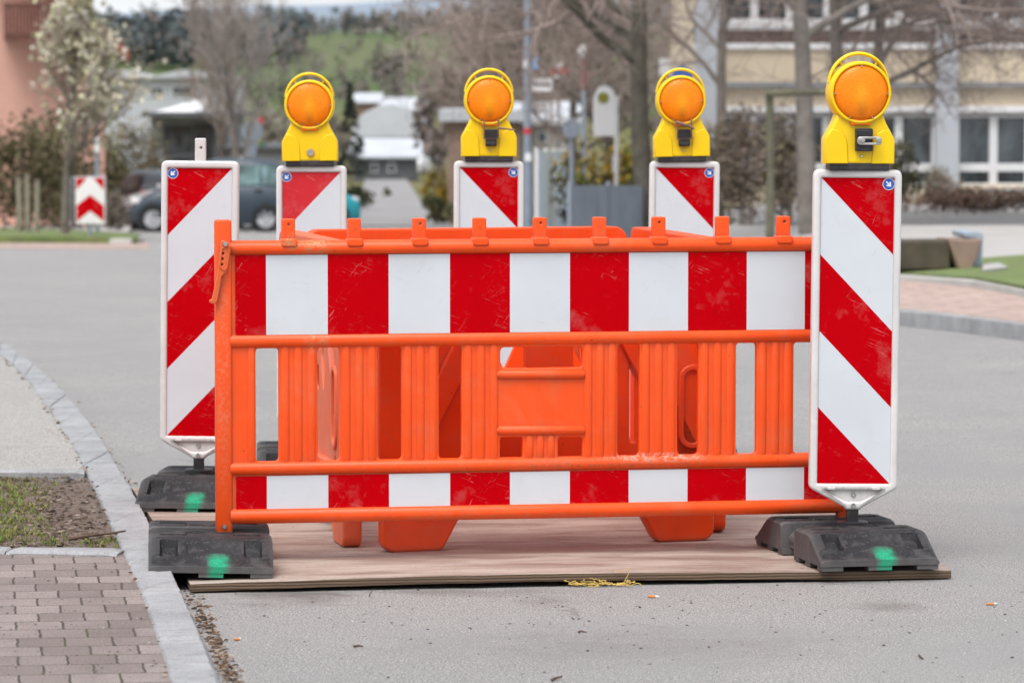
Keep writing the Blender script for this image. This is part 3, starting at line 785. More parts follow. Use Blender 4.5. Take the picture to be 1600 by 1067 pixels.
def chips(name, pts, smin, smax, cols, label, cat):
    mb = MB(); mb.c = []
    for p in pts:
        s = random.uniform(smin, smax); M_ = Matrix.Rotation(random.uniform(0, PI * 2), 4, 'Z') @ Matrix.Rotation(random.uniform(-.5, .5), 4, 'X')
        a, b, h = s, s * random.uniform(.3, .9), s * random.uniform(.15, .6)
        vs = [Vector(v) for v in ((-a, -b * .6, 0), (a * .7, -b, 0), (a, b * .5, 0), (-a * .5, b, 0), (-a * .4, -b * .2, h), (a * .4, 0, h * .9), (0, b * .4, h * .8))]
        vs = [Vector(p) + M_ @ v for v in vs]
        mb.add(vs, [(0, 1, 5, 4), (1, 2, 5), (2, 3, 6, 5), (3, 0, 4, 6), (4, 5, 6)])
        c = random.choice(cols); mb.c += [dk(c, random.uniform(.7, 1.3))] * 7
    return tag(mb.build(name, M['chips'], smooth=0, fixn=True), label, cat, kind='stuff')
pts = []
for _ in range(1500):
    px, py = random.uniform(-40, 188), random.uniform(745, 856); p = on_z(px, py, PZ - .012); pts.append(p)
chips('soil_crumbs', [p for p in pts if p.x < min(ii, key=lambda q: abs(q.y - p.y)).x - .01], .003, .014, [(.10, .07, .05), (.17, .13, .10), (.27, .22, .18), (.06, .04, .03)], 'crumbs of earth and dry leaf bits on the soil bed', 'soil')
pts = []
for _ in range(620):
    k = random.randint(0, NK); q = oo[k]
    if q.y > 16 and random.random() < .6: continue
    d = abs(random.gauss(0, .028)) + .012; pts.append((q.x + d, q.y + random.uniform(-.05, .05), .002))
for _ in range(420):
    t = random.uniform(0, 1) ** .7; px = 300 + 60 * t + random.gauss(0, 7) + 6; py = 930 + 140 * t
    p = on_z(px, py, .002); pts.append(p)
for _ in range(260):
    k = random.randint(0, NK); q = ii[k]; pts.append((q.x + random.gauss(0, .012), q.y + random.uniform(-.05, .05), PZ + .004))
chips('leaf_litter', pts, .003, .012, [(.16, .09, .05), (.10, .06, .04), (.25, .17, .12), (.07, .05, .04), (.3, .26, .22)], 'brown leaf litter and grit gathered along the kerb gutter', 'litter')
pts = []
for _ in range(420):
    px, py = random.uniform(240, 1620), random.triangular(905, 1085, 940)
    p = on_z(px, py, .001)
    if p.x < min(oo, key=lambda q: abs(q.y - p.y)).x: continue
    pts.append(p)
for _ in range(120):
    px, py = random.uniform(0, 270), random.uniform(880, 1070); p = on_z(px, py, PZ + .001)
    if p.x > min(ii, key=lambda q: abs(q.y - p.y)).x: continue
    pts.append(p)
chips('grit', pts, .0015, .006, [(.09, .08, .075), (.2, .19, .18), (.5, .48, .45), (.06, .05, .045)], 'fine grit scattered over the asphalt and paving', 'grit')

# ---- right side: brick pavement, kerb, lawn, path
def gslab(name, pxs, mat, lift, thick=.25, dz=0):
    bm = bmesh.new(); vs = []
    for px, py in pxs:
        p = gp(px, py, lift); vs.append(bm.verts.new(p))
    f = bm.faces.new(vs)
    ex = bmesh.ops.extrude_face_region(bm, geom=[f])
    for v in ex['geom']:
        if isinstance(v, bmesh.types.BMVert): v.co.z -= thick
    bmesh.ops.triangulate(bm, faces=[f for f in bm.faces if len(f.verts) > 4])
    bmesh.ops.recalc_face_normals(bm, faces=bm.faces)
    me = bpy.data.meshes.new(name); bm.to_mesh(me); bm.free(); me.materials.append(mat)
    o = bpy.data.objects.new(name, me); COL.objects.link(o); o['kind'] = 'structure'
    return o
def strip(name, pxs, mat, lift, width, depth=.3):
    """kerb along a line of ground pixels, width into the distance"""
    mb = MB(); top = [gp(px, py, lift) for px, py in pxs]
    rings = []
    for p in top:
        rings.append([p + Vector((0, 0, -depth)), p + Vector((0, 0, -.02)), p + Vector((0, .02, 0)), p + Vector((0, width, 0)), p + Vector((0, width, -depth))])
    m_ = 5
    mb.add([q for r in rings for q in r], [(i * m_ + j, i * m_ + j + 1, (i + 1) * m_ + j + 1, (i + 1) * m_ + j) for i in range(len(rings) - 1) for j in range(m_ - 1)])
    return tag(mb.build(name, mat, smooth=40), kind='structure')
fk = [(1120, 470), (1250, 476), (1405, 486), (1470, 492), (1540, 500), (1600, 507), (1700, 520)]
strip('pavement_kerb', fk, M['granite'], .11, .55)
gslab('pavement', [(1120, 466), (1250, 472), (1405, 482), (1470, 488), (1540, 496), (1600, 503), (1700, 516), (1700, 470), (1600, 452), (1581, 448), (1530, 437), (1406, 428), (1250, 424), (1120, 420)], M['red_paving'], .118)
strip('lawn_kerb', [(1120, 422), (1250, 426), (1406, 431), (1530, 440), (1581, 450), (1620, 458), (1700, 470)], M['concrete'], .17, .35)
gslab('lawn', [(1120, 418), (1250, 421), (1406, 426), (1530, 434), (1581, 443), (1620, 450), (1700, 462), (1700, 392), (1600, 398), (1545, 402), (1405, 404), (1120, 400)], M['lawn'], .172)
gslab('path', [(1120, 406), (1405, 404.5), (1545, 402.5), (1600, 398.5), (1720, 393), (1720, 352), (1405, 352), (1120, 352)], M['path'], .16)
gslab('side_path', [(1535, 422), (1575, 417), (1560, 410), (1536, 412)], M['path'], .185, .02)
# left verge across the crossing
strip('verge_kerb', [(-140, 370), (0, 371), (120, 371.5), (205, 373), (222, 372)], M['concrete'], .10, .3)
gslab('verge', [(-140, 369.5), (0, 369.5), (120, 370), (215, 371), (218, 365), (120, 360), (0, 356), (-140, 352)], M['lawn'], .12)
gslab('gutter_strip', [(-140, 387), (0, 387), (150, 388), (232, 388), (232, 378), (150, 376), (0, 375), (-140, 375)], M['red_paving'], .012, .02)
gslab('crossing_footpath', [(-140, 351), (0, 355), (120, 359), (200, 363), (205, 352), (110, 345), (0, 342), (-140, 342)], M['path'], .115)

# ================================================================== FOREGROUND
# ---- plywood sheets
def board(name, label, corners, t, mat, bow=False):
    """corners: 4 top points (front left, front right, back right, back left)"""
    fl, fr, br_, bl = [Vector(c) for c in corners]
    n = 60; mb = MB(); o = fl.copy()
    ang = math.atan2((fr - fl).y, (fr - fl).x)
    Mi = Matrix.Rotation(-ang, 4, 'Z') @ Matrix.Translation(-Vector((o.x, o.y, o.z)))
    rows = []
    for j in range(9):
        for i in range(n + 1):
            s = i / n; u = j / 8
            p = fl.lerp(fr, s).lerp(bl.lerp(br_, s), u)
            p = Mi @ p; p.z += (.012 * math.sin(PI * min(1, s * 1.15)) * (1 - u) if bow else 0)
            jit = (.005 * noise.noise(p * 5) + .004 * noise.noise(p * 21)) if j in (0, 8) or i in (0, n) else 0
            rows.append(p + Vector((0, jit * 2, 0)))
    k = len(rows); w = n + 1
    vs = rows + [p - Vector((0, 0, t)) for p in rows]
    fs = []
    for j in range(8):
        for i in range(n):
            a = j * w + i; fs.append((a, a + 1, a + w + 1, a + w)); fs.append((k + a, k + a + w, k + a + w + 1, k + a + 1))
    for i in range(n):
        fs.append((i, k + i, k + i + 1, i + 1)); a = 8 * w + i; fs.append((a, a + 1, k + a + 1, k + a))
    for j in range(8):
        a = j * w; fs.append((a, a + w, k + a + w, k + a)); a += n; fs.append((a, k + a, k + a + w, a + w))
    mb.add(vs, fs)
    ob = mb.build(name, mat, loc=tuple(o), rz=ang, smooth=40, bevel=.0025)
    return tag(ob, label, 'board')
BZ = .040
fl = on_z(297, 912, .030); fr = on_z(1487, 890.5, .030)
mid_l = on_z(226, 822, .036); mid_r = on_z(1330, 812, .036)
rb_l, rb_r = on_z(255, 838, .036), on_z(1380, 822, .034)
board('plywood_board', 'weathered plywood sheet lying on the asphalt with its layered front edge showing', [fl, fr, rb_r, rb_l], .025, M['ply'], True)
dn = Vector((0, .004, -.0015))
board('plywood_board', 'second plywood sheet further back, under the left beacon base', [rb_l + dn, rb_r + dn, on_z(1180, 758, .030), on_z(206, 762, .033)], .022, M['ply'])

# ---- front barrier
BL = at(348, 700, 12.60); BRr = at(1322, 700, 12.95)
bdir = Vector((BRr.x - BL.x, BRr.y - BL.y, 0)); BLEN = bdir.length; bdir.normalize()
BANG = math.atan2(bdir.y, bdir.x)
def b2(px, py):
    """pixel on the barrier plane -> (u, z) in barrier coordinates"""
    k = (px - CX) / FPX; m = (CY - py) / FPX
    # ray dir in world: fwd*(0,CP,-SP)+ k*(1,0,0)+ m*(0,SP,CP)
    d = Vector((k, CP + m * SP, -SP + m * CP))
    nrm = Vector((-bdir.y, bdir.x, 0)); o = Vector((0, 0, CAMH))
    t = (Vector((BL.x, BL.y, 0)) - o).dot(nrm) / d.dot(nrm)
    p = o + d * t
    return ((p - Vector((BL.x, BL.y, 0))).dot(bdir), p.z)
def bu(px): return b2(px, 600)[0]
def bz(py): return b2(348, py)[1]
def bpoly(pts): return [b2(a, b) for a, b in pts]

bar = empty('barrier', (BL.x, BL.y, 0), BANG)
tag(bar, 'orange slotted plastic barrier with red and white striped bands, standing in front of everything', 'barrier')
uL, uR = bu(338), bu(1330)
zt, zb_ = bz(377), bz(818)
mb = MB()
holes = []
HZ0, HZ1 = bz(722), bz(543.5)
gaps = [(399, 435), (495.5, 530.5), (590, 627), (685, 720.5), (964, 998), (1057.5, 1090), (1149, 1180.5), (1239, 1270)]
for a, b in gaps: holes.append(rrect(bu(a), HZ0, bu(b), HZ1, .017))
h = b2(781, 575); h2 = b2(909, 541); holes.append(rrect(h[0], h[1], h2[0], h2[1], .016))
for a, b in ((780.5, 815.5), (871, 909)):
    q = b2(a, 717); q2 = b2(b, 682); holes.append(rrect(q[0], q[1], q2[0], q2[1], .012))
mb.plate(rrect(bu(345), bz(812), bu(1322), bz(382), .01), holes, -.012, .016, .005)
def rail(y0, y1, pa, pb, out=.03, back=.03, flat=1.0):
    z0, z1 = bz(y1), bz(y0); r = (z1 - z0) / 2; zc = (z0 + z1) / 2
    a, b = bu(pa), bu(pb)
    mb.tube([(a, 0, zc), (a + .004, 0, zc), (b - .004, 0, zc), (b, 0, zc)], [r * .88, r, r, r * .88], 16, sx=out / r, sy=1)
rail(376, 400, 358, 1316, .030)
rail(521.5, 545, 358, 1322, .026)
rail(721, 743.5, 358, 1322, .027)
rail(793.5, 819, 358, 1316, .032)
# corrugations on the slats: three ridges each
slats = [(435, 495.5), (530.5, 590), (627, 685), (720.5, 780.5), (909, 964), (998, 1057.5), (1090, 1149), (1180.5, 1239)]
for a, b in slats:
    for f_ in (.16, .5, .84):
        u = bu(a + (b - a) * f_)
        mb.tube([(u, -.006, HZ0 - .012), (u, -.011, HZ0 + .012), (u, -.011, HZ1 - .012), (u, -.006, HZ1 + .01)], .0140, 12, sx=.48, sy=1.0)
u = bu(392); mb.tube([(u, -.006, HZ0 - .012), (u, -.011, HZ0 + .012), (u, -.011, HZ1 - .012), (u, -.006, HZ1 + .01)], .013, 12, sx=.5)
for f_ in (.2, .5, .8):
    u = bu(815.5 + 55.5 * f_); z1 = b2(845, 678)[1]
    mb.tube([(u, -.006, HZ0 - .008), (u, -.011, HZ0 + .008), (u, -.011, z1 - .008), (u, -.006, z1)], .0125, 12, sx=.5)
for yy in (584.5, 671.5):
    q = b2(775, yy); q2 = b2(913, yy)
    mb.tube([(q[0], -.006, q[1]), (q[0] + .008, -.010, q[1]), (q2[0] - .008, -.010, q2[1]), (q2[0], -.006, q2[1])], [.008, .0155, .0155, .008], 12)
# end posts
for pxc, top, bot in ((348, 343.5, 832), (1322, 341, 805)):
    q = b2(pxc, top); q2 = b2(pxc, bot)
    hw = .0265
    prof = rrect(-hw, -.024, hw, .024, .012, 4)
    z0, z1 = bz(832), bz(343.5)
    rings = [(z0, .9), (z0 + .006, 1), (z1 - .008, 1), (z1 - .002, .93), (z1, .8)]
    n_ = len(prof); vs = [(q[0] + x * s, y * s + .002, z) for z, s in rings for x, y in prof]
    fs = [(i * n_ + j, i * n_ + (j + 1) % n_, (i + 1) * n_ + (j + 1) % n_, (i + 1) * n_ + j) for i in range(len(rings) - 1) for j in range(n_)] + [tuple(range(n_)), tuple((len(rings) - 1) * n_ + j for j in range(n_))]
    mb.add(vs, fs)
    mb.tube([(q[0], 0, z0 - .06), (q[0], 0, z0 + .01)], .018, 12)
mb.build('frame', M['orange'], bar, smooth=50)
# studs on the top rail
for i, px in enumerate((451, 553.5, 655, 749, 843, 936, 1028, 1127, 1222.5)):
    t_ = MB(); u = bu(px); z0, z1 = bz(385), bz(342.5); w = .0205
    hole = [circ(u, z1 - .018, .0036, 12)] if i % 2 == 0 else []
    t_.plate(round_poly([(u - w, z0 + .018), (u + w, z0 + .018), (u + w, z1), (u - w, z1)], .006), hole, -.02, .02, .004)
    t_.plate(rrect(u - w - .005, z0 - .002, u + w + .005, z0 + .024, .01), [], -.036, .03, .005)
    if i % 2: t_.lathe([(.002, 0), (.002, .004)], (u, -.0235, z1 - .03), 'y', 8)
    t_.build('stud', M['orange'], bar, smooth=40)
# striped sheets
def striped(name, u0, u1, z0, z1, edges, first_red, y, parent):
    s = MB(); xs = [u0] + edges + [u1]
    for k in range(len(xs) - 1):
        s.add([(xs[k], y, z0), (xs[k + 1], y, z0), (xs[k + 1], y, z1), (xs[k], y, z1)], [(0, 1, 2, 3)], (k % 2) if first_red else 1 - k % 2)
    s.add([(u0, y, z0), (u1, y, z0), (u1, y + .004, z0), (u0, y + .004, z0)], [(0, 1, 2, 3)], 1)
    return s.build(name, [M['red'], M['white']], parent, smooth=0)
ed = [bu(x) for x in (415.5, 511.5, 606.5, 702, 795.5, 889, 981, 1073, 1164.5, 1255)]
striped('striped_band', bu(367.5), bu(1303), bz(523.5), bz(399), ed, True, -.0155, bar)
striped('striped_band', bu(367.5), bu(1303), bz(796), bz(744), ed, True, -.0155, bar)
# latch lever hanging on the left post
lv = MB()
outl = bpoly([(343, 376), (349, 374.5), (357, 379), (359.5, 386), (354, 419), (351.5, 425), (344.5, 431), (343, 440), (339, 463), (337.5, 471), (333, 474), (326.5, 473), (325, 468), (329.5, 466.5), (332, 455), (337, 432), (338, 425)])
hl = [circ(*b2(px, py), .0042, 10) for px, py in ((346.5, 395.5), (345.5, 404), (344.5, 412.5))]
lv.plate(round_poly(outl, .004, 3), hl, -.042, -.026, .003)
inn = bpoly([(345.5, 388), (355.5, 385), (351.5, 417), (348, 420), (342.5, 416)])
lv.plate(round_poly(offset_poly(inn, .004), .004, 3), [round_poly(offset_poly(inn, .0005), .004, 3)], -.046, -.040, .0012)
lo = lv.build('latch_lever', M['lever'], bar, smooth=40)
sc_ = MB(); q = b2(350, 381); sc_.lathe([(.0, -.008), (.006, -.008), (.0085, -.004), (.0085, 0)], (q[0], -.043, q[1]), 'y', 14); sc_.build('bolt', M['steel'], lo)
sc_ = MB(); q = b2(349.5, 821.5); sc_.lathe([(0, -.006), (.006, -.006), (.0075, -.002), (.0075, 0)], (q[0], -.023, q[1]), 'y', 14); sc_.build('bolt', M['steel'], bar)

# ---- rubber foot plates
def make_foot():
    L, W, Hh = .80, .385, .107
    root = empty('foot_plate', (0, 0, 0))
    y0 = -L / 2
    mb = MB()
    def steps(vals, e=.0035): return sorted(set(round(v + d, 5) for v in vals for d in (-e, e)))
    def half(sgn):
        xs = sorted(set([-W / 2, -W / 2 + .012, W / 2 - .012, W / 2] + steps([-.155, -.105, .105, .155, -.075, .075]) + [-.13, .13, 0]))
        a, b = -L / 2, -.078
        ys_ = sorted(set([a, a + .008, a + .022, a + .036, a + .10, b - .012, b] + steps([a + .060, a + .135, a + .158, a + .078, a + .125]) + steps([-.185, -.155, -.13, -.095])))
        def zf(x, y):
            t = y - a
            edge = min(W / 2 - abs(x), .014) / .014
            if t < .022: z = .040 - .006 * (1 - t / .022)
            elif t < .15: z = .040 + (Hh - .040) * (t - .022) / .128
            else: z = Hh
            z -= .010 * (1 - edge)
            if y > b - .011: z -= .006 * (y - (b - .011)) / .011
            if .105 < abs(x) < .155 and .060 < t < .135: z -= .022
            if abs(x) < .075 and .078 < t < .125: z -= .007
            if .075 < abs(x) < .155 and -.185 < y < -.155: z -= .035
            if .03 < abs(x) < .075 and -.13 < y < -.095 and True: z -= .03
            return z
        m2 = MB(); m2.hfield(xs, ys_, zf, .014)
        if sgn > 0: m2.xform(Matrix.Rotation(PI, 4, 'Z'))
        mb.add(m2.v, m2.f)
        for cx_ in (-.155, .0, .155):
            for cy_ in (a + .03, a + .17, -.10):
                yy0, yy1 = (cy_ - .027, cy_ + .03) if sgn < 0 else (-cy_ - .03, -cy_ + .027)
                w = .038 if cx_ == 0 else .034
                mb.box(cx_ - w, yy0, 0, cx_ + w, yy1, .018)
    half(-1); half(1)
    # waist between the halves with a grip bar on both sides
    mb.hfield([-.115, -.11, -.06, -.055, .055, .06, .11, .115], [-.082, -.07, -.035, .035, .07, .082], lambda x, y: .092 if abs(x) < .112 else .082, .014)
    for sx in (-1, 1):
        mb.tube([(sx * .138, -.084, .048), (sx * .138, .084, .048)], .028, 14)
        mb.box(sx * .138 - .024, -.082, .022, sx * .138 + .024, .082, .048)
    mb.build('body', M['rubber'], root, smooth=40)
    return root
foot0 = make_foot()
def place_foot(px, py, z, rz, label, first=[True], ry=0):
    o = foot0 if first[0] else copy_tree(foot0); first[0] = False
    p = on_z(px, py, z); o.location = p; o.rotation_euler = (0, ry, rz)
    tag(o, label, 'foot plate', 'rubber foot plates under the barrier and beacons')
    return o
# ---- delineator beacons
def make_beacon(mirror, name, label, loc, rz, tilt=0, faded=False, tab=True):
    root = empty(name, loc, rz, 0, tilt)
    tag(root, label, 'beacon', 'striped beacons around the site')
    W, top, bot, tip = .142, 1.247, .213, .152
    sw = .1175; st, sb = top - .027, .236
    fr_ = MB()
    outer = round_poly([(-W, bot + .008), (-.026, tip + .006), (-.026, tip), (.026, tip), (.026, tip + .006), (W, bot + .008), (W, top), (-W, top)], [.014, .01, .006, .006, .01, .014, .024, .024], 5)
    tri = round_poly([(-.098, bot + .001), (-.022, tip + .026), (.022, tip + .026), (.098, bot + .001)], .006, 3)
    fr_.plate(outer, [rrect(-sw, sb, sw, st, .004, 2), tri], -.026, .026, .009, res=3)
    inner_ = offset_poly(outer, -.012)
    fr_.plate(inner_, [], -.015, .015, .001)
    for sx in (-.072, .072):
        fr_.plate(rrect(sx - .013, bot + .004, sx + .013, bot + .013, .003, 2), [], -.030, -.02, .0015)
    fr_.build('frame', M['white_frame'], root, smooth=50)
    # sheet
    s = MB(); y = -.0175
    bm = bmesh.new()
    q = [bm.verts.new(p) for p in ((-sw, y, sb), (sw, y, sb), (sw, y, st), (-sw, y, st))]; bm.faces.new(q)
    Hs = st - sb; sg = -1 if mirror else 1
    for k in range(4):
        # line: v - .25*u = .25*k  (v from the top, u from the left / from the right when mirrored)
        u0, u1 = (0, 1) if not mirror else (1, 0)
        pA = Vector((-sw, y, st - Hs * (.25 * k + .25 * u0))); pB = Vector((sw, y, st - Hs * (.25 * k + .25 * u1)))
        d = (pB - pA).normalized(); nrm = Vector((0, -1, 0)).cross(d)
        bmesh.ops.bisect_plane(bm, geom=list(bm.verts) + list(bm.edges) + list(bm.faces), plane_co=pA, plane_no=nrm)
    for f in bm.faces:
        c = f.calc_center_median(); u = (c.x + sw) / (2 * sw); u = 1 - u if mirror else u
        w = (st - c.z) / Hs - .25 * u
        red = (w / .5) % 1.0 >= .5
        vs = [v.co.copy() for v in f.verts]; s.add(vs, [tuple(range(len(vs)))], 0 if red else 1)
    bm.free()
    s.build('striped_sheet', [M['red_faded'] if faded else M['red'], M['white']], root, smooth=0)
    # arrow sticker in the upper outer corner
    cx_ = (-1 if mirror else 1) * (sw - .018); cz = st - .019
    d = MB(); d.lathe([(.0, -.0008), (.0178, -.0008), (.0178, 0)], (cx_, -.0180, cz), 'y', 28)
    so = d.build('arrow_sticker', M['blue'], root, smooth=0)
    a = MB(); rot = Matrix.Translation((cx_, 0, cz)) @ Matrix.Rotation(R(-45 if not mirror else -135) * -1, 4, 'Y')
    pts = [(-.0115, -.0022), (.001, -.0022), (-.004, -.0075), (.0005, -.0095), (.0115, 0), (.0005, .0095), (-.004, .0075), (.001, .0022), (-.0115, .0022)]
    a.add([rot @ Vector((p[0], -.0196, p[1])) for p in pts], [tuple(range(9))])
    a.build('arrow', M['pale'], so, smooth=0)
    e = MB(); e.plate(circ(0, 0, .0196, 28), [circ(0, 0, .0178, 28)], -.0186, -.0178, 0.0); e.xform(Matrix.Translation((cx_, 0, cz))); e.build('rim', M['pale'], so, smooth=0)
    for zz in (bot - .012, tip + .014):
        sc = MB(); sc.lathe([(0, -.002), (.003, -.002), (.0045, -.005), (.007, -.005), (.008, -.002), (.008, 0)], (0, -.0155 if zz > .18 else -.026, zz), 'y', 14); sc.build('screw', M['steel'], root)
    stm = MB(); stm.box(-.0185, -.0185, .06, .0185, .0185, tip + .004); stm.build('stem', M['black'], root, bevel=.003)
    fl_ = MB(); fl_.lathe([(.0, .098), (.052, .098), (.052, .111), (.047, .114), (.0, .114)], (0, 0, 0), 'z', 28); fl_.build('flange', M['black'], root)
    if tab:
        t_ = MB(); t_.plate(round_poly([(-.02, top - .006), (.02, top - .006), (.019, top + .083), (-.019, top + .083)], .004, 3), [circ(.003, top + .048, .0045, 12)], -.014, .014, .003)
        t_.build('tab', M['white_frame'], root, smooth=40)
    return root
def ground_pt(px, Y, z):
    p = at(px, 600, Y); return Vector((p.x, Y, z))
BG = [('right', 1332, 12.76, .037, False, 2.0, .55, False), ('left', 309.5, 14.58, .033, True, -2, .6, False),
      ('rear_left', 487, 16.1, -.012, True, 0, .1, True), ('rear_mid', 762.5, 16.15, .006, False, 2, .15, False), ('rear_right', 1064.5, 16.1, .006, False, 2, .5, False)]
LBL = {'right': 'foremost striped beacon overlapping the barrier on the right, yellow lamp on top', 'left': 'striped beacon at the left without any lamp, bare white tab on top',
       'rear_left': 'beacon with faded red stripe behind the barrier, nearest the dark blue car', 'rear_mid': 'middle beacon behind the barrier, in front of the street lamp pole', 'rear_right': 'beacon behind the barrier just right of the grey fence panels'}
beac = {}
for k, px, Y, z, mir, rz, tilt, fad in BG:
    loc = ground_pt(px, Y, z)
    beac[k] = (make_beacon(mir, 'beacon', LBL[k], loc, R(rz), R(tilt), fad, tab=(k == 'left')), loc, R(tilt))
for k, rz, lab in (('right', 11.5, 'black foot plate with green paint under the foremost right beacon'), ('left', -5, 'black foot plate with green paint under the lampless left beacon'),
                   ('rear_left', 4, 'foot plate behind the barrier at the left, seen through its first slot'), ('rear_mid', 0, 'foot plate of the middle rear beacon, hidden behind the orange guard'), ('rear_right', 5, 'foot plate behind the barrier at the right, seen through its second last slot')):
    loc = beac[k][1]
    o = foot0 if k == 'right' else copy_tree(foot0)
    ox = {'left': (.03, -.06), 'right': (-.022, .0), 'rear_left': (-.03, 0)}.get(k, (0, 0))
    o.location = (loc.x + ox[0], loc.y + ox[1], loc.z); o.rotation_euler = (0, 0, R(rz)); tag(o, lab, 'foot plate', 'rubber foot plates')
o = copy_tree(foot0); p = at(326.5, 870, 12.55); o.location = (p.x, 12.55, .040); o.rotation_euler = (0, R(1.4), R(5.2))
tag(o, 'black foot plate with green paint carrying the barrier post, half on the kerb', 'foot plate', 'rubber foot plates')

# ---- warning lamps
def make_lamp(name, label, loc, rz, tilt, lock):
    root = empty(name, loc, rz, 0, tilt)
    tag(root, label, 'warning lamp', 'yellow warning lamps on the beacons')
    zc, Ro = .247, .1015
    b = MB(); b.plate(rrect(-.097, 0, .097, .024, .004, 2), [], -.038, .038, .004); b.build('base', M['black'], root, smooth=40)
    # housing silhouette: skirt, shoulders, neck, round head
    head = circ(0, zc, Ro, 40, R(-58), R(238), False)
    sil = [(-.113, .020), (.113, .020), (.113, .098), (.110, .106), (.086, .150), (.079, .168)] + [(.0815, .178)] + head[2:-2] + [(-.0815, .178), (-.079, .168), (-.086, .150), (-.110, .106), (-.113, .098)]
    hs = MB(); hs.plate(sil, [], -.040, .040, .010, res=3)
    # cheeks: raised side panels leaving a middle field with curved edges
    for sx in (-1, 1):
        ch = [(.112, .021), (.112, .097), (.108, .106), (.094, .131), (.072, .128), (.056, .117), (.045, .100), (.041, .082), (.038, .021)]
        ch = [(sx * x, z) for x, z in ch]; 
        if sx < 0: ch = ch[::-1]
        hs.plate(ch, [], -.0445, -.030, .0035, res=2)
    hs.plate(circ(0, zc, .0985, 48), [circ(0, zc, .0885, 48)], -.052, .052, .004)
    hs.build('housing', M['yellow'], root, smooth=50)
    # carrying handle over the head
    hd = MB()
    arc = []
    for i in range(33):
        t = R(8) + R(164) * i / 32
        arc.append((.0965 * math.cos(t), .0, .262 + .111 * math.sin(t) ** .92))
    hd.tube(arc, .0062, 10, sx=2.0, sy=1.0)
    for sx in (-1, 1):
        hd.tube([(sx * .052, 0, zc + .082), (sx * .063, 0, zc + .108)], .0045, 8, sx=1.6)
    hd.build('handle', M['yellow'], root, smooth=60)
    for side in (-1, 1):
        ln = MB(); prof = [(0, -.0155), (.02, -.0150), (.04, -.0135), (.06, -.0105), (.075, -.0065), (.084, -.0015), (.0882, .006)]
        prof = [(r, h * 1 if side < 0 else -h) for r, h in prof]
        ln.lathe(prof, (0, 0, 0), 'y', 48)
        lo = ln.build('lens', M['lens'], root, loc=(0, side * .050, zc), smooth=60)
        if side < 0:
            tg = MB(); tg.plate(round_poly([(-.034, -.103), (.034, -.103), (.03, -.084), (-.03, -.084)], .004, 3), [], .000, .012, .002); tg.build('tongue', M['lens'], lo, smooth=40)
            for a in (90, 182, 358, 245, 295):
                sc = MB(); r_ = .0855
                sc.lathe([(0, -.0035), (.0022, -.0035), (.0034, -.001), (.0034, .003)], (r_ * math.cos(R(a)), -.004, r_ * math.sin(R(a))), 'y', 10); sc.build('screw', M['steel'], lo)
    if lock == 'key':
        k_ = MB(); k_.lathe([(0, -.004), (.006, -.004), (.0065, -.007), (.0135, -.007), (.0155, -.003), (.0155, .002)], (.003, -.042, .055), 'y', 20); k_.build('key_lock', M['steel'], root)
    else:
        s = MB(); s.lathe([(0, -.004), (.0035, -.004), (.005, 0)], (.005, -.0405, .045), 'y', 12); s.build('screw', M['steel'], root)
        c = MB()
        if lock == 'bar':
            c.plate(rrect(-.017, .061, .037, .134, .006, 3), [], -.066, -.036, .003)
            c.plate(rrect(-.012, .108, .032, .128, .004, 3), [], -.070, -.06, .002)
        else:
            c.plate(rrect(-.018, .094, .033, .131, .005, 3), [], -.066, -.036, .003)
            c.plate(rrect(-.015, .062, .030, .094, .005, 3), [], -.062, -.036, .003)
            c.plate(rrect(-.011, .067, .026, .078, .003, 2), [], -.066, -.056, .0015)
        co_ = c.build('clamp', M['black'], root, smooth=40)
        if lock == 'bar':
            br_ = MB(); br_.plate(rrect(-.016, .081, .064, .108, .013, 6), [rrect(-.002, .0885, .05, .1005, .004, 4)], -.077, -.070, .002)
            br_.build('bar', M['steel'], co_, smooth=40)
            for x in (-.001, .053):
                q = MB(); q.lathe([(0, -.010), (.006, -.010), (.0075, -.006), (.0105, -.005), (.0105, 0)], (x, -.076, .0965), 'y', 6); q.build('bolt', M['steel'], co_)
        else:
            w = MB()
            for x in (-.021, .036):
                w.tube([(x, -.060, .093), (x, -.070, .115), (x, -.072, .168)], .0033, 8)
            w.tube([(-.021, -.06, .093), (-.02, -.062, .094), (.035, -.062, .094), (.036, -.06, .093)], .003, 8)
            if lock == 'rod_right': w.tube([(.033, -.074, .136), (.055, -.078, .134), (.103, -.084, .128)], [.0045, .004, .003], 8)
            else: w.tube([(-.026, -.074, .162), (-.01, -.078, .156), (.03, -.080, .142), (.046, -.076, .132)], [.0035, .0065, .006, .0045], 8); w.tube([(-.026, -.074, .162), (-.030, -.072, .150)], .003, 8)
            w.build('wire_hasp', M['rust'], co_)
    return root
for k, lock, rz, lab in (('right', 'bar', 6, 'largest yellow lamp, on the foremost right beacon, flat steel bar across its black clamp'), ('rear_left', 'key', 1, 'yellow lamp with plain round key lock on the faded-stripe beacon'),
                         ('rear_mid', 'rod_right', 2.5, 'yellow lamp on the middle rear beacon, thin rod sticking out to its right'), ('rear_right', 'rod_bent', 3, 'yellow lamp on the right rear beacon, bent rusty hasp above its black clamp')):
    root, loc, tilt = beac[k]
    off = Matrix.Rotation(tilt, 4, 'Y') @ Vector((0, 0, 1.245))
    dx, dt = {'rear_right': (-.012, -1.5), 'rear_left': (-.005, -.6)}.get(k, (0, 0))
    make_lamp('warning_lamp', lab, loc + off + Vector((dx, 0, 0)), R(rz), tilt * .6 + R(dt), lock)

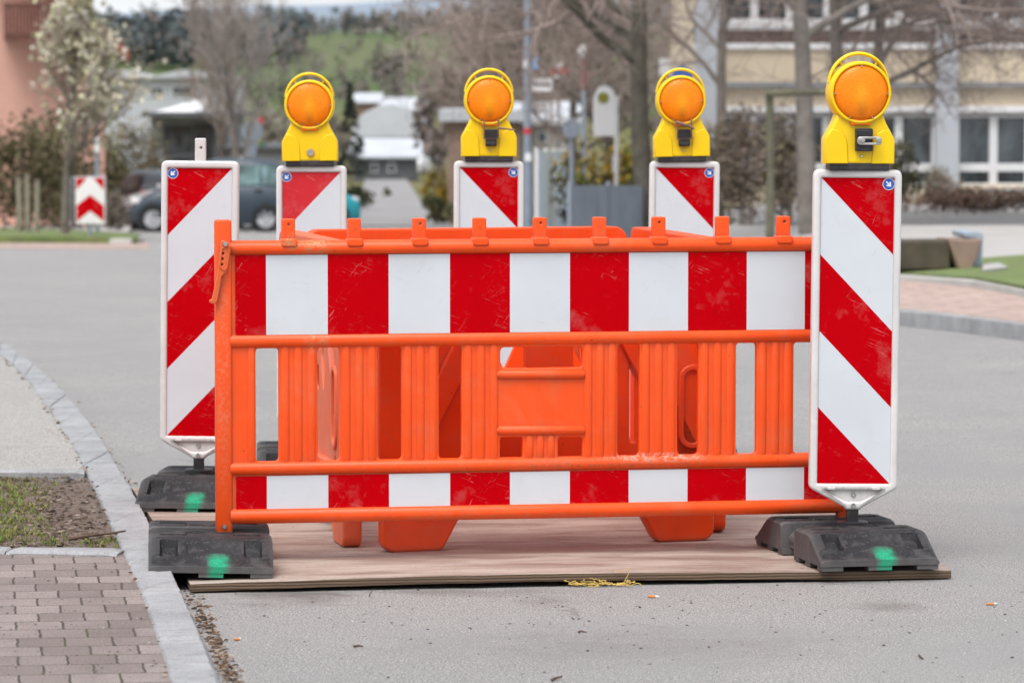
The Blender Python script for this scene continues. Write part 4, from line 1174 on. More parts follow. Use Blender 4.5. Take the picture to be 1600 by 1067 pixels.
# ---- folding guard around the opening (four linked panels)
guard = empty('folding_guard', (-.02, 13.7, .035))
tag(guard, 'glossy orange folding guard of four linked panels standing behind the slotted barrier', 'guard')
def guard_panel(p0, p1, W, mat, flip=False, name='panel', bars=True):
    """p0 left end, p1 right end as seen from outside; local x along, z up from the board"""
    L = (p1 - p0).length; ang = math.atan2(p1.y - p0.y, p1.x - p0.x)
    mb = MB(); T = .018
    def X(f): return f * L
    out = round_poly([(0, .10), (L, .10), (L, .93), (L - .055, 1.0), (.055, 1.0), (0, .93)], [.01, .01, .02, .04, .04, .02], 4)
    out = round_poly([(.0, .115), (L, .115), (L, .965), (L - .03, 1.0), (.03, 1.0), (0, .965)], [.012, .012, .02, .02, .02, .02], 4)
    c = L / 2
    holes = []
    for s in (-1, 1):
        # upper openings beside the centre plate
        q = [(c + s * .115, .50), (c + s * .24, .80), (c + s * .03, .80), (c + s * .03, .74)]
        q = [(c + s * .142, .478), (c + s * .20, .60), (c + s * .20, .84), (c + s * .085, .84), (c + s * .085, .60)]
        if s < 0: q = q[::-1]
        holes.append(round_poly(q, .012, 3))
        q = [(c + s * .285, .335), (c + s * .305, .335), (c + s * .305, .56), (c + s * .285, .60)]
        if s < 0: q = q[::-1]
        holes.append(round_poly(q, .004, 2))
    holes.append(rrect(c - .055, .48, c + .055, .56, .02, 4))
    holes.append(rrect(c - .24, .89, c - .10, .925, .01, 3)) if False else None
    mb.plate(out, holes, -T / 2, T / 2, .005)
    # raised parts, both faces
    for sd in (-1, 1):
        ya, yb2 = (-.034, -.004) if sd < 0 else (.004, .034)
        mb.plate(round_poly([(.0, .90), (L, .90), (L, .965), (L - .03, 1.0), (.03, 1.0), (.0, .965)], [.008, .008, .02, .03, .03, .02], 4), [], ya, yb2, .006)
        mb.plate(rrect(.0, .115, .185, .90, .012), [], ya * .8, yb2 * .8 if sd > 0 else yb2, .006)
        mb.plate(rrect(L - .185, .115, L, .90, .012), [], ya * .8, yb2, .006)
        mb.plate(rrect(.15, .20, L - .15, .26, .008), [], ya * .85, yb2, .006)
        if bars:
            for s in (-1, 1):
                # two diagonal bars rising towards the middle
                for (xa, za, xb, zb2, w) in ((.50, .285, .185, .87, .040), (.345, .13, .262, .25, .02)):
                    A = Vector((c + s * xa, za)); B = Vector((c + s * xb, zb2)); d = (B - A).normalized(); n_ = Vector((-d.y, d.x)) * w
                    q = [tuple(A + n_), tuple(A - n_), tuple(B - n_), tuple(B + n_)]
                    mb.plate(round_poly(q, .006, 2), [], ya * .8, yb2, .005)
                if s < 0: continue
                pz = circ(c + s * .50, .42, .05, 20)
                pz = [(x, z * 1.0 + (.12 if z > .42 else -.06)) for x, z in pz]
                mb.plate(pz, [offset_poly(pz, -.018)], ya * 1.05, yb2, .004)
        # rails' stiffening notch
        mb.plate(round_poly([(c + .10, .905), (c + .24, .905), (c + .20, .93), (c + .20, .955), (c + .14, .955), (c + .14, .93)], .004, 2), [], ya * 1.1, yb2, .003)
    o = mb.build(name, mat, guard, smooth=45)
    o.location = p0 - guard.location; o.rotation_euler.z = ang
    for x0, s in ((.012, 1), (L - .012, -1)):
        ft = MB(); q = [(x0, .18), (x0, .03), (x0 + s * .012, .010), (x0 + s * .035, .0), (x0 + s * .195, 0), (x0 + s * .21, .012), (x0 + s * .262, .105), (x0 + s * .275, .18)]
        if s < 0: q = q[::-1]
        ft.plate(round_poly(q, .01, 3), [], -.032, .032, .010, res=3)
        ft.plate(rrect(min(x0 + s * .05, x0 + s * .06) - .012, -.003, max(x0 + s * .05, x0 + s * .06) + .012, .01, .002, 2), [], -.02, .02, .002)
        ft.plate(rrect(x0 + s * .16 - .012, -.003, x0 + s * .16 + .012, .01, .002, 2), [], -.02, .02, .002)
        ft.build('foot', mat, o, smooth=45)
    return o
gz = .036
FL = on_z(589, 863, gz); FR = on_z(1116, 842, gz)
FLs = on_z(552, 857, gz); FRs = on_z(1122, 833, gz)
RLt = Vector((-.755, 14.36, gz)); RRt = Vector((.42, 14.72, gz))
guard_panel(FL, FR, 1.18, M['guard'])
guard_panel(RRt, RLt, 1.18, M['guard'])
guard_panel(RLt + Vector((-.055, -.03, 0)), FLs, 1.3, M['guard_dusty'])
guard_panel(FRs, RRt + Vector((.05, -.03, 0)), 1.3, M['guard'])
# ---- bits lying about
def butt(label, px, py, rz, l=.034):
    p = on_z(px, py, .0045); r = empty('cigarette_butt', p, rz)
    f = MB(); f.lathe([(0, -l * .5), (.0035, -l * .5), (.0039, -l * .47), (.0039, l * .2)], (0, 0, 0), 'x', 12); f.build('filter', M['filter'], r)
    w = MB(); w.lathe([(.0039, l * .2), (.0037, l * .42), (.0025, l * .5), (0, l * .49)], (0, 0, 0), 'x', 12); w.build('paper', M['paper'], r)
    tag(r, label, 'cigarette butt', 'cigarette butts on the asphalt')
butt('cigarette butt in front of the board near the yellow straw', 1021, 931.5, R(-12))
butt('cigarette butt alone on the asphalt at the far right', 1549.5, 943, R(14))
butt('pale cigarette butt beside the kerb at bottom left', 371, 998, R(50), .026)
def curl(label):
    p0 = on_z(943, 914, .004); mb = MB()
    rnd = random.Random(5)
    for s in range(30):
        x = (rnd.random() - .5) * .15; y = rnd.gauss(0, .018); pts = []; a = rnd.random() * 6.3; z = .003
        px, py = x, y
        for i in range(22):
            a += rnd.gauss(.25 if s % 2 else -.25, .5); px += .0045 * math.cos(a); py += .0045 * math.sin(a) * .7; z = max(.002, min(.028, z + rnd.gauss(.0003, .0022)))
            pts.append((px, py, z))
        mb.tube(pts, .0012, 5)
    mb.tube([(.06, 0, .003), (.075, .0, .03), (.082, .0, .046), (.07, .004, .05), (.055, .01, .042), (.035, .01, .04)], .0011, 5)
    o = mb.build('straw_tangle', M['straw'], loc=p0, smooth=60); tag(o, label, 'straw')
curl('small tangle of yellow curly straw at the front edge of the board')
def stick(label, pix, z, r, name='twig'):
    pts = [on_z(a, b, z + dz) for a, b, dz in pix]; o = pts[0].copy(); mb = MB()
    mb.tube([p - o for p in pts], [r * (1 - .5 * i / (len(pts) - 1)) for i in range(len(pts))], 7)
    tag(mb.build(name, M['stick'], loc=o, smooth=60), label, 'twig')
stick('brown forked twig lying over the bed edge and the kerb', [(108, 842, 0), (130, 838, .01), (150, 835, .016), (172, 833, .018), (196, 829, .03)], PZ, .006)
stick('short black twig at the bottom centre of the asphalt', [(862, 1062, 0), (868, 1059, .004), (878, 1056, .002)], .004, .0045)
stick('tiny dark leaf stalk on the asphalt below the board', [(903, 987, 0), (909, 985.5, .003), (916, 987, .001)], .003, .0035)
stick('pale grass stalk poking from under the board at the left', [(577, 930, .0), (580, 925, .02), (584, 919, .035)], .002, .0018, 'stalk')
stick('dark crumb of bark on the asphalt, left of the middle', [(553, 1009, 0), (560, 1008, .003), (567, 1009, .0)], .003, .004, 'bark_piece')
stick('small reddish twig on the asphalt at lower right', [(1436, 1023, 0), (1440, 1027, .003), (1443, 1029, 0)], .003, .003)

# ================================================================== BACKGROUND
def rnd_perp(d, rnd):
    v = Vector((rnd.gauss(0, 1), rnd.gauss(0, 1), rnd.gauss(0, 1))); v -= d * v.dot(d)
    return v.normalized() if v.length > 1e-6 else Vector((1, 0, 0))
def tree(name, label, base, height, r0, seed, tm, cm, trunk_frac=.45, levels=4, kids=7, spread=.9, lean=(0, 0), limb_start=.35, twig_r=.006, blossom=None, group='bare trees', nb=0, up=.25, minr=.004, loc_stems=None, limb_len=.5, cone=False):
    rnd = random.Random(seed)
    root = empty(name, base); tag(root, label, 'tree', group)
    tb, cb = MB(), MB(); tips = []
    def branch(p, d, L, r, lev):
        n = 7 if lev == 0 else 5 if lev < 3 else 3
        pts = [p.copy()]; rad = [r]; dd = d.copy()
        for i in range(n):
            dd = (dd + rnd_perp(dd, rnd) * (.05 if lev == 0 else .20) + Vector((0, 0, .04 if lev else 0))).normalized()
            pts.append(pts[-1] + dd * (L / n)); rad.append(max(minr, r * (1 - (.60 if lev == 0 else .75) * (i + 1) / n)))
        (tb if lev <= 1 else cb).tube(pts, rad, 9 if lev == 0 else 6 if lev == 1 else 4 if lev == 2 else 3, cap=False)
        if lev >= levels:
            tips.append(pts[-1]); tips.append(pts[len(pts) // 2]); return
        k = kids if lev == 0 else max(3, int(kids * (.8 if lev == 1 else .65)))
        for i in range(k):
            t = (limb_start + (1 - limb_start) * (i + rnd.random()) / k) if lev == 0 else .2 + .8 * (i + rnd.random()) / k
            x = min(n - 1e-3, t * n); a = int(x); q = pts[a].lerp(pts[a + 1], x - a); rq = rad[a] * .62
            side = rnd_perp(dd, rnd)
            nd = (d * (1 - spread * .75) + side * spread * .8 + Vector((0, 0, up * (1 if lev < 2 else .6)))).normalized()
            branch(q, nd, L * (limb_len * ((1.75 - 1.5 * t) if cone else 1) if lev == 0 else .55) * rnd.uniform(.75, 1.2), max(minr, rq), lev + 1)
    stems = loc_stems or [(0, 0, 1.0, lean)]
    for (sx, sy, sc, ln) in stems:
        branch(Vector((sx, sy, -.1)), Vector((ln[0], ln[1], 1)).normalized(), height * sc, r0 * sc, 0)
    tb.build('trunk', tm, root, smooth=60, fixn=False)
    cb.build('crown', cm, root, smooth=0, fixn=False)
    if blossom:
        bb = MB(); bb.c = []
        for _ in range(nb):
            q = rnd.choice(tips) + Vector((rnd.gauss(0, .07), rnd.gauss(0, .07), rnd.gauss(0, .09))); s = rnd.uniform(.018, .05)
            u = rnd_perp(Vector((0, 0, 1)), rnd) * s; w = rnd_perp(u.normalized(), rnd) * s
            bb.add([q - u - w, q + u - w, q + u + w, q - u + w], [(0, 1, 2, 3)]); c = rnd.choice(blossom); bb.c += [dk(c, rnd.uniform(.8, 1.15))] * 4
        bb.build('blossom', M['leaf'], root, smooth=0, fixn=False)
    return root

def clumps(mb, c, size, n, cols, rnd, leaf, stretch=1.0, fill=.35):
    """many leaf quads spread through an uneven volume, light and dark clumps"""
    k = max(3, int(n / 45)); centres = []
    for _ in range(k):
        while True:
            v = Vector((rnd.uniform(-1, 1), rnd.uniform(-1, 1), rnd.uniform(-1, 1)))
            if fill < v.length <= 1: break
        centres.append((Vector((v.x * size[0], v.y * size[1], v.z * size[2])) * .82, rnd.choice(cols), rnd.uniform(.7, 1.25)))
    for _ in range(n):
        q, col, kk = rnd.choice(centres)
        p = c + q + Vector((rnd.gauss(0, size[0] * .20), rnd.gauss(0, size[1] * .20), rnd.gauss(0, size[2] * .17)))
        s = leaf * rnd.uniform(.6, 1.4)
        u = Vector((rnd.gauss(0, 1), rnd.gauss(0, 1), rnd.gauss(0, 1))).normalized(); w = rnd_perp(u, rnd)
        mb.add([p - u * s - w * s * .6, p + u * s - w * s * .6, p + u * s * .8 + w * s * .6, p - u * s * .8 + w * s * .6], [(0, 1, 2, 3)])
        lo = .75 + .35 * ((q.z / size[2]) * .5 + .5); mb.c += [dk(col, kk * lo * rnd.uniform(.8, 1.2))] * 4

def shrub(name, label, base, size, n, cols, seed, leaf=.05, group='shrubs', cat='shrub', stems=7, trunk=False, stem_mat='twig'):
    rnd = random.Random(seed); root = empty(name, base); tag(root, label, cat, group)
    mb = MB(); mb.c = []
    h = size[2]
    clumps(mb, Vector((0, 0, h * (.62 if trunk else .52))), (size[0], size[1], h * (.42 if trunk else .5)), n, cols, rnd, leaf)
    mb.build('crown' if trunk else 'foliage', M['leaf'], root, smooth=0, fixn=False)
    st = MB()
    for i in range(stems):
        a = rnd.uniform(0, 6.28); rr = rnd.uniform(.05, .75); x, y = (math.cos(a) * size[0] * rr, math.sin(a) * size[1] * rr)
        if trunk: x0 = y0 = 0
        else: x0, y0 = x * .45, y * .45
        r = (.03 * h if trunk else .012 * h) * rnd.uniform(.7, 1.1)
        st.tube([(x0, y0, -.1), (x0 * .9 + x * .1, y0 * .9 + y * .1, h * .35), (x, y, h * rnd.uniform(.6, .95))], [r, r * .7, r * .3], 5, cap=False)
    st.build('trunk' if trunk else 'stems', M[stem_mat], root, smooth=60, fixn=False)
    return root

def base_at(px, Y, dx=0):
    p = at(px, 300, Y); return Vector((p.x + dx, Y, g(p.x, Y)))
sc_ = lambda Y: FPX / Y

# ---- hillside woods: far-off masses
def woodland(name, label, zones, seed):
    rnd = random.Random(seed); mb = MB(); mb.c = []
    for (x0, x1, y0, y1, n, hmin, hmax, cols, per, leaf) in zones:
        for _ in range(n):
            Y = rnd.uniform(y0, y1); px = rnd.uniform(x0, x1); p = at(px, 100, Y); z = g(p.x, Y); h = rnd.uniform(hmin, hmax)
            clumps(mb, Vector((p.x, Y, z + h * .5)), (h * .34, h * .34, h * .5), per, [rnd.choice(cols)], rnd, leaf * h / 10)
    return tag(mb.build(name, M['leaf'], smooth=0, fixn=False), label, 'woodland', kind='stuff')
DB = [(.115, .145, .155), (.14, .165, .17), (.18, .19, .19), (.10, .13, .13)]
BR = [(.25, .215, .20), (.29, .245, .225), (.21, .19, .18), (.26, .24, .20)]
GRN = [(.19, .25, .12), (.23, .28, .15)]
FARB = [(.25, .30, .34), (.29, .34, .38), (.22, .27, .30)]  # farthest trees, distance haze mixed into their colour
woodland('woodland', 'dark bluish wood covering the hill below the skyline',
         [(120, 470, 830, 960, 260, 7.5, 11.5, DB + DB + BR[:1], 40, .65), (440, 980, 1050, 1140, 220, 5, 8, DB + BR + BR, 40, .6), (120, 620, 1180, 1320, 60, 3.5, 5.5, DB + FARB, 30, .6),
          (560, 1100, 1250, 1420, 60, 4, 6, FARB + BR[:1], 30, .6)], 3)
woodland('woodland', 'brown leafless wood at the foot of the green hillside field',
         [(410, 780, 560, 680, 75, 3.5, 6, BR + BR + GRN, 60, .5), (690, 1100, 430, 600, 60, 6, 9, BR, 60, .5), (120, 440, 520, 640, 34, 4, 6, BR + GRN, 60, .5), (575, 640, 700, 760, 9, 6, 9, BR, 60, .5), (740, 860, 690, 760, 8, 5, 7, GRN + BR, 50, .5), (400, 740, 780, 1020, 34, 3.5, 6.5, BR + BR + GRN, 50, .5), (440, 740, 720, 900, 22, 4, 6, BR + GRN, 50, .5)], 4)

# individual far trees round the valley buildings
def far_tree(px, Y, h, w, cols, seed, label, n=420, leaf=.16, conifer=False):
    b = base_at(px, Y); rnd = random.Random(seed)
    if not conifer: return shrub('distant_tree', label, b, (w, w, h), n, cols, seed, leaf, 'trees in the valley', 'tree', 6, True)
    root = empty('conifer', b); tag(root, label, 'tree', 'trees in the valley')
    mb = MB(); mb.c = []
    for _ in range(n):
        t = rnd.random() ** 1.4; r = w * (1 - t) * rnd.uniform(.35, 1.05); a = rnd.uniform(0, 6.28)
        p = Vector((r * math.cos(a), r * math.sin(a), h * (.08 + .92 * t))); s = leaf * rnd.uniform(.6, 1.3)
        u = Vector((math.cos(a), math.sin(a), -.5)).normalized(); q = rnd_perp(u, rnd)
        mb.add([p - u * s - q * s * .5, p + u * s - q * s * .5, p + u * s + q * s * .5, p - u * s + q * s * .5], [(0, 1, 2, 3)]); mb.c += [dk(rnd.choice(cols), rnd.uniform(.7, 1.2))] * 4
    mb.build('crown', M['leaf'], root, smooth=0, fixn=False)
    t_ = MB(); t_.tube([(0, 0, -.2), (0, 0, h * .9)], [.03 * h * .5, .02], 6); t_.build('trunk', M['bark'], root)
    return root
far_tree(547, 250, 6.2, 1.2, [(.035, .045, .035), (.05, .06, .045)], 21, 'dark narrow conifer in the valley between the first two lamps', 500, .18, True)
far_tree(497, 230, 4.6, 1.8, BR, 22, 'brown bare tree left of the dark conifer')
far_tree(690, 190, 5.6, 1.3, [(.22, .185, .17), (.28, .23, .21)], 23, 'dark brown tree right of the valley street')
far_tree(655, 400, 5.5, 2.2, [(.25, .21, .19), (.3, .25, .23)], 24, 'brown tree behind the pale valley roofs')
far_tree(590, 400, 6.0, 2.0, BR, 25, 'greyish tree above the pale valley roofs')
far_tree(722, 300, 6.5, 2.2, BR, 26, 'broad brown tree left of the street lamp')
far_tree(470, 330, 6.5, 2.6, BR + GRN, 27, 'olive brown tree behind the first lamp')
far_tree(420, 260, 5.0, 2.0, BR, 28, 'brown tree right of the grey school hall')
# ---- shrubs beyond the crossing, left
OL = [(.15, .135, .06), (.19, .16, .075), (.125, .11, .055), (.21, .165, .09)]
shrub('shrub', 'olive shrub between the pink house and the grey hall', base_at(208, 112), (1.2, .8, 3.0), 3000, OL, 31, .045)
shrub('shrub', 'olive shrub behind the sign post with the blue plate', base_at(160, 108), (1.0, .7, 2.6), 2000, OL, 36, .045)
shrub('shrub', 'dark shrub behind the pale posts at the far left', base_at(35, 82), (1.2, .7, 2.4), 2800, [(.13, .115, .06), (.17, .15, .075), (.10, .09, .05)], 32, .045)
shrub('shrub', 'dark shrub right of the blossom tree trunk', base_at(125, 84), (.7, .6, 1.6), 1600, [(.14, .11, .07), (.18, .15, .08)], 33, .04)
shrub('shrub', 'brown shrub behind the grey dead stems at the left', base_at(85, 86), (.9, .6, 2.8), 2000, [(.17, .15, .085), (.21, .18, .11)], 34, .045)
shrub('shrub', 'pale withered shrub behind the chevron sign', base_at(178, 80), (.4, .4, 1.1), 700, [(.22, .19, .15), (.17, .14, .11)], 35, .03)
# ---- yellow forsythia and green bushes by the valley street
shrub('forsythia_bush', 'yellow flowering bush at the right edge of the valley street', base_at(680, 128), (.45, .4, 1.7), 900, [(.42, .27, .02), (.22, .17, .03)], 41, .05, 'flowering bushes', 'bush')
shrub('forsythia_bush', 'yellow flowering bush behind the bus stop sign', base_at(935, 75), (1.0, .5, 1.9), 1300, [(.36, .24, .02), (.13, .15, .03), (.10, .09, .05)], 42, .045, 'flowering bushes', 'bush')
shrub('forsythia_bush', 'yellow green bush left of the big tree trunk', base_at(990, 78), (.55, .5, 2.1), 1300, [(.30, .22, .02), (.12, .16, .03)], 43, .045, 'flowering bushes', 'bush')
shrub('shrub', 'dark green low bush on the left edge of the valley street', base_at(560, 150), (.7, .5, 1.0), 700, [(.05, .065, .03), (.08, .08, .045)], 44, .06)
shrub('shrub', 'small green tuft in the middle of the valley street', base_at(605, 190), (.25, .25, .45), 250, [(.06, .085, .03)], 45, .05)
shrub('shrub', 'green grass-like bush under the forsythia', base_at(690, 108), (.6, .4, .8), 600, [(.08, .10, .04), (.12, .10, .05)], 46, .05)

# ---- blossom tree on the left
tree('blossom_tree', 'small tree with cream white blossom in front of the pink house', base_at(101, 72), 4.3, .085, 51, M['bark'], M['twig'], levels=3, kids=13, spread=.75, limb_start=.30, up=.48, blossom=[(.72, .68, .52), (.62, .62, .40), (.55, .49, .36), (.8, .77, .66)], nb=3700, group='flowering trees', cone=True, limb_len=.27, minr=.006)
# ---- bare trees
tree('bare_tree', 'bare grey tree between the white hall and the first lamp', base_at(378, 105), 4.9, .10, 61, M['bark_grey'], M['twig_grey'], levels=4, kids=8, spread=.66, limb_start=.22, up=.5, minr=.0065, limb_len=.5)
tree('bare_tree', 'slimmer bare tree just left of the first lamp', base_at(345, 120), 5.0, .09, 62, M['bark'], M['twig'], levels=4, kids=8, spread=.6, limb_start=.3, up=.5, minr=.009, limb_len=.42)
tree('bare_tree', 'big dark trunked bare tree left of the third rear lamp', base_at(1012, 58), 7.0, .165, 63, M['bark_dark'], M['twig_red'], levels=4, kids=12, spread=.9, limb_start=.40, up=.10, minr=.0045, limb_len=.45)
tree('bare_tree', 'bare tree with thick grey trunk inside the wooden stake frame', base_at(1266, 50), 6.2, .135, 64, M['bark_grey'], M['twig_red'], levels=4, kids=12, spread=.92, limb_start=.40, up=.10, minr=.004, limb_len=.48)
tree('bare_tree', 'second grey trunk close behind the foremost lamp', base_at(1303, 53), 6.4, .115, 65, M['bark_grey'], M['twig_red'], levels=4, kids=12, spread=.92, limb_start=.40, up=.10, minr=.004, lean=(.08, 0), limb_len=.55)
tree('bare_tree', 'slender brown tree between the big trunk and the stake frame', base_at(1120, 66), 6.5, .10, 67, M['bark'], M['twig_red'], levels=4, kids=10, spread=.85, limb_start=.35, up=.15, minr=.0045, limb_len=.5)
tree('bare_tree', 'bare tree behind the bus stop sign', base_at(955, 88), 7.5, .12, 68, M['bark'], M['twig'], levels=4, kids=11, spread=.85, limb_start=.25, up=.25, minr=.010, limb_len=.5)
tree('bare_tree', 'bare tree behind the street lamp pole', base_at(893, 104), 7.2, .13, 69, M['bark'], M['twig'], levels=4, kids=12, spread=.85, limb_start=.22, up=.25, minr=.012, limb_len=.5)
tree('bare_tree', 'distant bare tree left of the street lamp pole', base_at(770, 150), 5.2, .12, 70, M['bark'], M['twig'], levels=4, kids=11, spread=.8, limb_start=.25, up=.3, minr=.014, limb_len=.45)
tree('bare_tree', 'bare tree behind the right rear lamp', base_at(1065, 84), 7.2, .12, 71, M['bark'], M['twig_red'], levels=4, kids=10, spread=.85, limb_start=.25, up=.25, minr=.007, limb_len=.5)
tree('bare_tree', 'bare tree behind the foremost beacon, its twigs spreading over the cream facade', base_at(1345, 57), 5.6, .10, 77, M['bark_grey'], M['twig_red'], levels=4, kids=14, spread=.9, limb_start=.34, up=.16, minr=.004, lean=(.06, 0), limb_len=.62)
# ---- shrubs right
BS = [(.33, .265, .215), (.40, .32, .26), (.27, .22, .17), (.30, .26, .16)]
shrub('shrub', 'tall brown shrub left of the wooden stake', base_at(1160, 60), (.55, .5, 2.0), 2400, BS, 81, .03)
shrub('shrub', 'brown shrub between stake and trunk', base_at(1228, 57), (.45, .45, 1.7), 1900, BS + [(.15, .14, .06)], 82, .03)
shrub('shrub', 'olive brown shrub right of the big dark trunk', base_at(1110, 64), (.55, .5, 1.75), 2200, BS + OL, 83, .03)
shrub('shrub', 'pale dry shrub right of the thick grey trunk', base_at(1335, 60), (.5, .4, 1.2), 1400, BS, 84, .03)
shrub('hedge', 'low reddish brown hedge along the cream building', base_at(1540, 62), (1.5, .35, .42), 2600, [(.24, .15, .12), (.28, .185, .145), (.19, .13, .10)], 85, .025, 'hedges', 'hedge', 20)
shrub('shrub', 'small rounded brown bush in front of the white pillar', base_at(1472, 63.5), (.42, .35, .75), 900, BS, 86, .025)
shrub('shrub', 'green shrub in front of the left ground floor window', base_at(1405, 63), (.35, .35, 1.2), 900, [(.09, .10, .045), (.14, .13, .07)], 87, .03)

# ---- pink house
def quadbox(name, mat, parent, x0, y0, z0, x1, y1, z1, bevel=0):
    mb = MB(); mb.box(x0, y0, z0, x1, y1, z1); return mb.build(name, mat, parent, smooth=0, bevel=bevel)
HY = 92.0; A = at(165, 350, HY); gzz = g(-10, HY)
house = empty('pink_house', (A.x, HY, gzz), R(6.5)); tag(house, 'salmon pink house with brown balcony and red tiled eaves at the far left', 'house')
def hx(px, Y=HY): return at(px, 100, Y).x - A.x
def hz(py, Y=HY): return at(100, py, Y).z - gzz
mb = MB()
xr = 0.0; xl = -9.0; ze = hz(62)
# gable end facing the street: wall up to the slope of the roof
xm = -4.6; slope = .87
mb.add([(xl, 0, -.5), (xr, 0, -.5), (xr, 0, ze), (xm, 0, ze + slope * (-xm)), (xl, 0, ze), (xl, 9, -.5), (xr, 9, -.5), (xr, 9, ze), (xm, 9, ze + slope * (-xm)), (xl, 9, ze)],
       [(0, 1, 2, 3, 4), (5, 9, 8, 7, 6), (0, 5, 6, 1), (1, 6, 7, 2), (0, 4, 9, 5)])
mb.build('wall', M['salmon'], house, smooth=0)
rf = MB(); xe = hx(201); zz = ze + slope * (-xe)
for sgn in (1, -1):
    def mx(x): return x if sgn > 0 else 2 * xm - x
    t = .22
    rf.add([(mx(xm), -1.1, ze + slope * (-xm) + .02), (mx(xe), -1.1, zz), (mx(xe), 10, zz), (mx(xm), 10, ze + slope * (-xm) + .02),
            (mx(xm), -1.1, ze + slope * (-xm) + t + .02), (mx(xe), -1.1, zz + t), (mx(xe), 10, zz + t), (mx(xm), 10, ze + slope * (-xm) + t + .02)],
           [(0, 1, 2, 3), (4, 7, 6, 5), (0, 4, 5, 1), (1, 5, 6, 2), (2, 6, 7, 3)])
rf.build('roof', M['tile'], house, smooth=0)
sf = MB(); sf.box(hx(150), -1.0, hz(66), hx(186), -.02, hz(60)); sf.add([(hx(148), -1.05, hz(34)), (hx(148), -1.05, hz(66)), (hx(186), -1.05, hz(70))], [(0, 1, 2)])
sf.build('eaves_boarding', M['brown_wood'], house, smooth=0)
bl = MB()
x0, x1 = hx(9), hx(146); z0, z1 = hz(66), hz(12)
nb = 26
for i in range(nb):
    a = x0 + (x1 - x0) * i / nb; b = x0 + (x1 - x0) * (i + 1) / nb - .012; bl.box(a, -1.45, z0, b, -1.40, z1)
for y in range(9): bl.box(x1 - .05, -1.38 + y * .153, z0, x1, -1.38 + y * .153 + .14, z1)
bl.box(x0, -1.39, z0 + .02, x1 - .06, -.01, z0 + .16); bl.box(x0, -1.47, z1 + .002, x1, -1.37, z1 + .06)
bl.build('balcony', M['brown_wood'], house, smooth=0)
wn = quadbox('balcony_door', M['white_paint'], house, hx(86), -.06, z0 + .2, hx(122), -.003, hz(-40)); quadbox('pane', M['glass'], wn, hx(90), -.075, z0 + .3, hx(118), -.062, hz(-36))
# ---- pale posts left
for i, (px, h) in enumerate(((31, 96), (43, 100), (57, 92))):
    b = base_at(px, 74); mb = MB(); hh = h / sc_(74); mb.tube([(0, 0, -.1), (.01 * (i - 1), 0, hh * .5), (.02 * (i - 1), 0, hh)], [.055, .052, .048], 8)
    o = mb.build('wooden_post', M['stake_pale'], loc=b, smooth=50); tag(o, ['pale post at the far left edge, leftmost of three', 'pale post in the middle of the three at the far left', 'pale post nearest the blossom tree, rightmost of three'][i], 'post', 'posts by the blossom tree')
# ---- chevron sign
CYd = 68.0; b = base_at(141, CYd); ch = empty('chevron_sign', b, R(-4)); tag(ch, 'red and white chevron board on a post at the corner verge, left', 'road sign')
s = sc_(CYd); w2, z0, z1 = 23.5 / s, at(141, 350, CYd).z - b.z, at(141, 277, CYd).z - b.z
pl = MB(); pl.plate(rrect(-w2, z0, w2, z1, .02), [], -.015, .015, .004); pl.build('board', M['white_paint'], ch, smooth=40)
cv = MB(); Hc = z1 - z0; w3 = w2 - .02
bm = bmesh.new(); y = -.018
def chev(zc, th):
    sl = .78 * w3; q = [(-w3, zc - sl), (0, zc), (w3, zc - sl), (w3, zc - sl - th), (0, zc - th), (-w3, zc - sl - th)]
    q = [(x, min(z1 - .015, max(z0 + .015, z))) for x, z in q]
    cv.add([(x, y, z) for x, z in q], [(0, 1, 4, 5), (1, 2, 3, 4)])
chev(z0 + Hc * .62, Hc * .34); 
cv.add([(-w3, y, z1 - .015), (-w3 * .22, y, z1 - .015), (-w3, y, z1 - .015 - w3 * .86)], [(0, 1, 2)]); cv.add([(w3, y, z1 - .015), (w3, y, z1 - .015 - w3 * .86), (w3 * .22, y, z1 - .015)], [(0, 1, 2)])
bm.free(); cv.build('chevron', M['red'], ch, smooth=0)
po = MB(); po.tube([(-.01, .03, -.1), (-.01, .03, z0 + .2)], .03, 10); po.tube([(-w2 - .08, .06, z0 - .05), (-w2 - .08, .06, z1 - .02)], .014, 8); po.tube([(-w2 - .08, .06, z1 - .02), (w2, .06, z1 + .01)], .012, 8); po.build('post', M['galv'], ch, smooth=60)
# ---- posts, street lamp, signs
def pole(name, label, cat, px, Y, top_py, r, mat, extra=None, group=None):
    b = base_at(px, Y); root = empty(name, b); tag(root, label, cat, group)
    zt_ = at(px, top_py, Y).z - b.z; m_ = MB(); m_.tube([(0, 0, -.1), (0, 0, zt_ * .5), (0, 0, zt_)], [r, r * .95, r * .85], 12); m_.build('pole', mat, root, smooth=60)
    def rel(qx, qy): 
        p = at(qx, qy, Y) - b; return p.x, p.z
    if extra: extra(root, rel, Y)
    return root
def ex_blue(root, rel, Y):
    m_ = MB(); x0, z0 = rel(148.5, 192); x1, z1 = rel(155.5, 166); m_.plate(rrect(x0, z0, x1, z1, .01), [], -.1, -.085, .002); m_.build('plate', M['sign_blue'], root)
    m_ = MB(); x0, z0 = rel(148.5, 238); x1, z1 = rel(156, 215); m_.plate(rrect(x0, z0, x1, z1, .01), [], -.1, -.085, .002); m_.build('plate', M['pale'], root)
pole('sign_post', 'grey post with narrow blue plate beside the blossom tree', 'sign post', 152, 75, 164, .045, M['galv'], ex_blue)
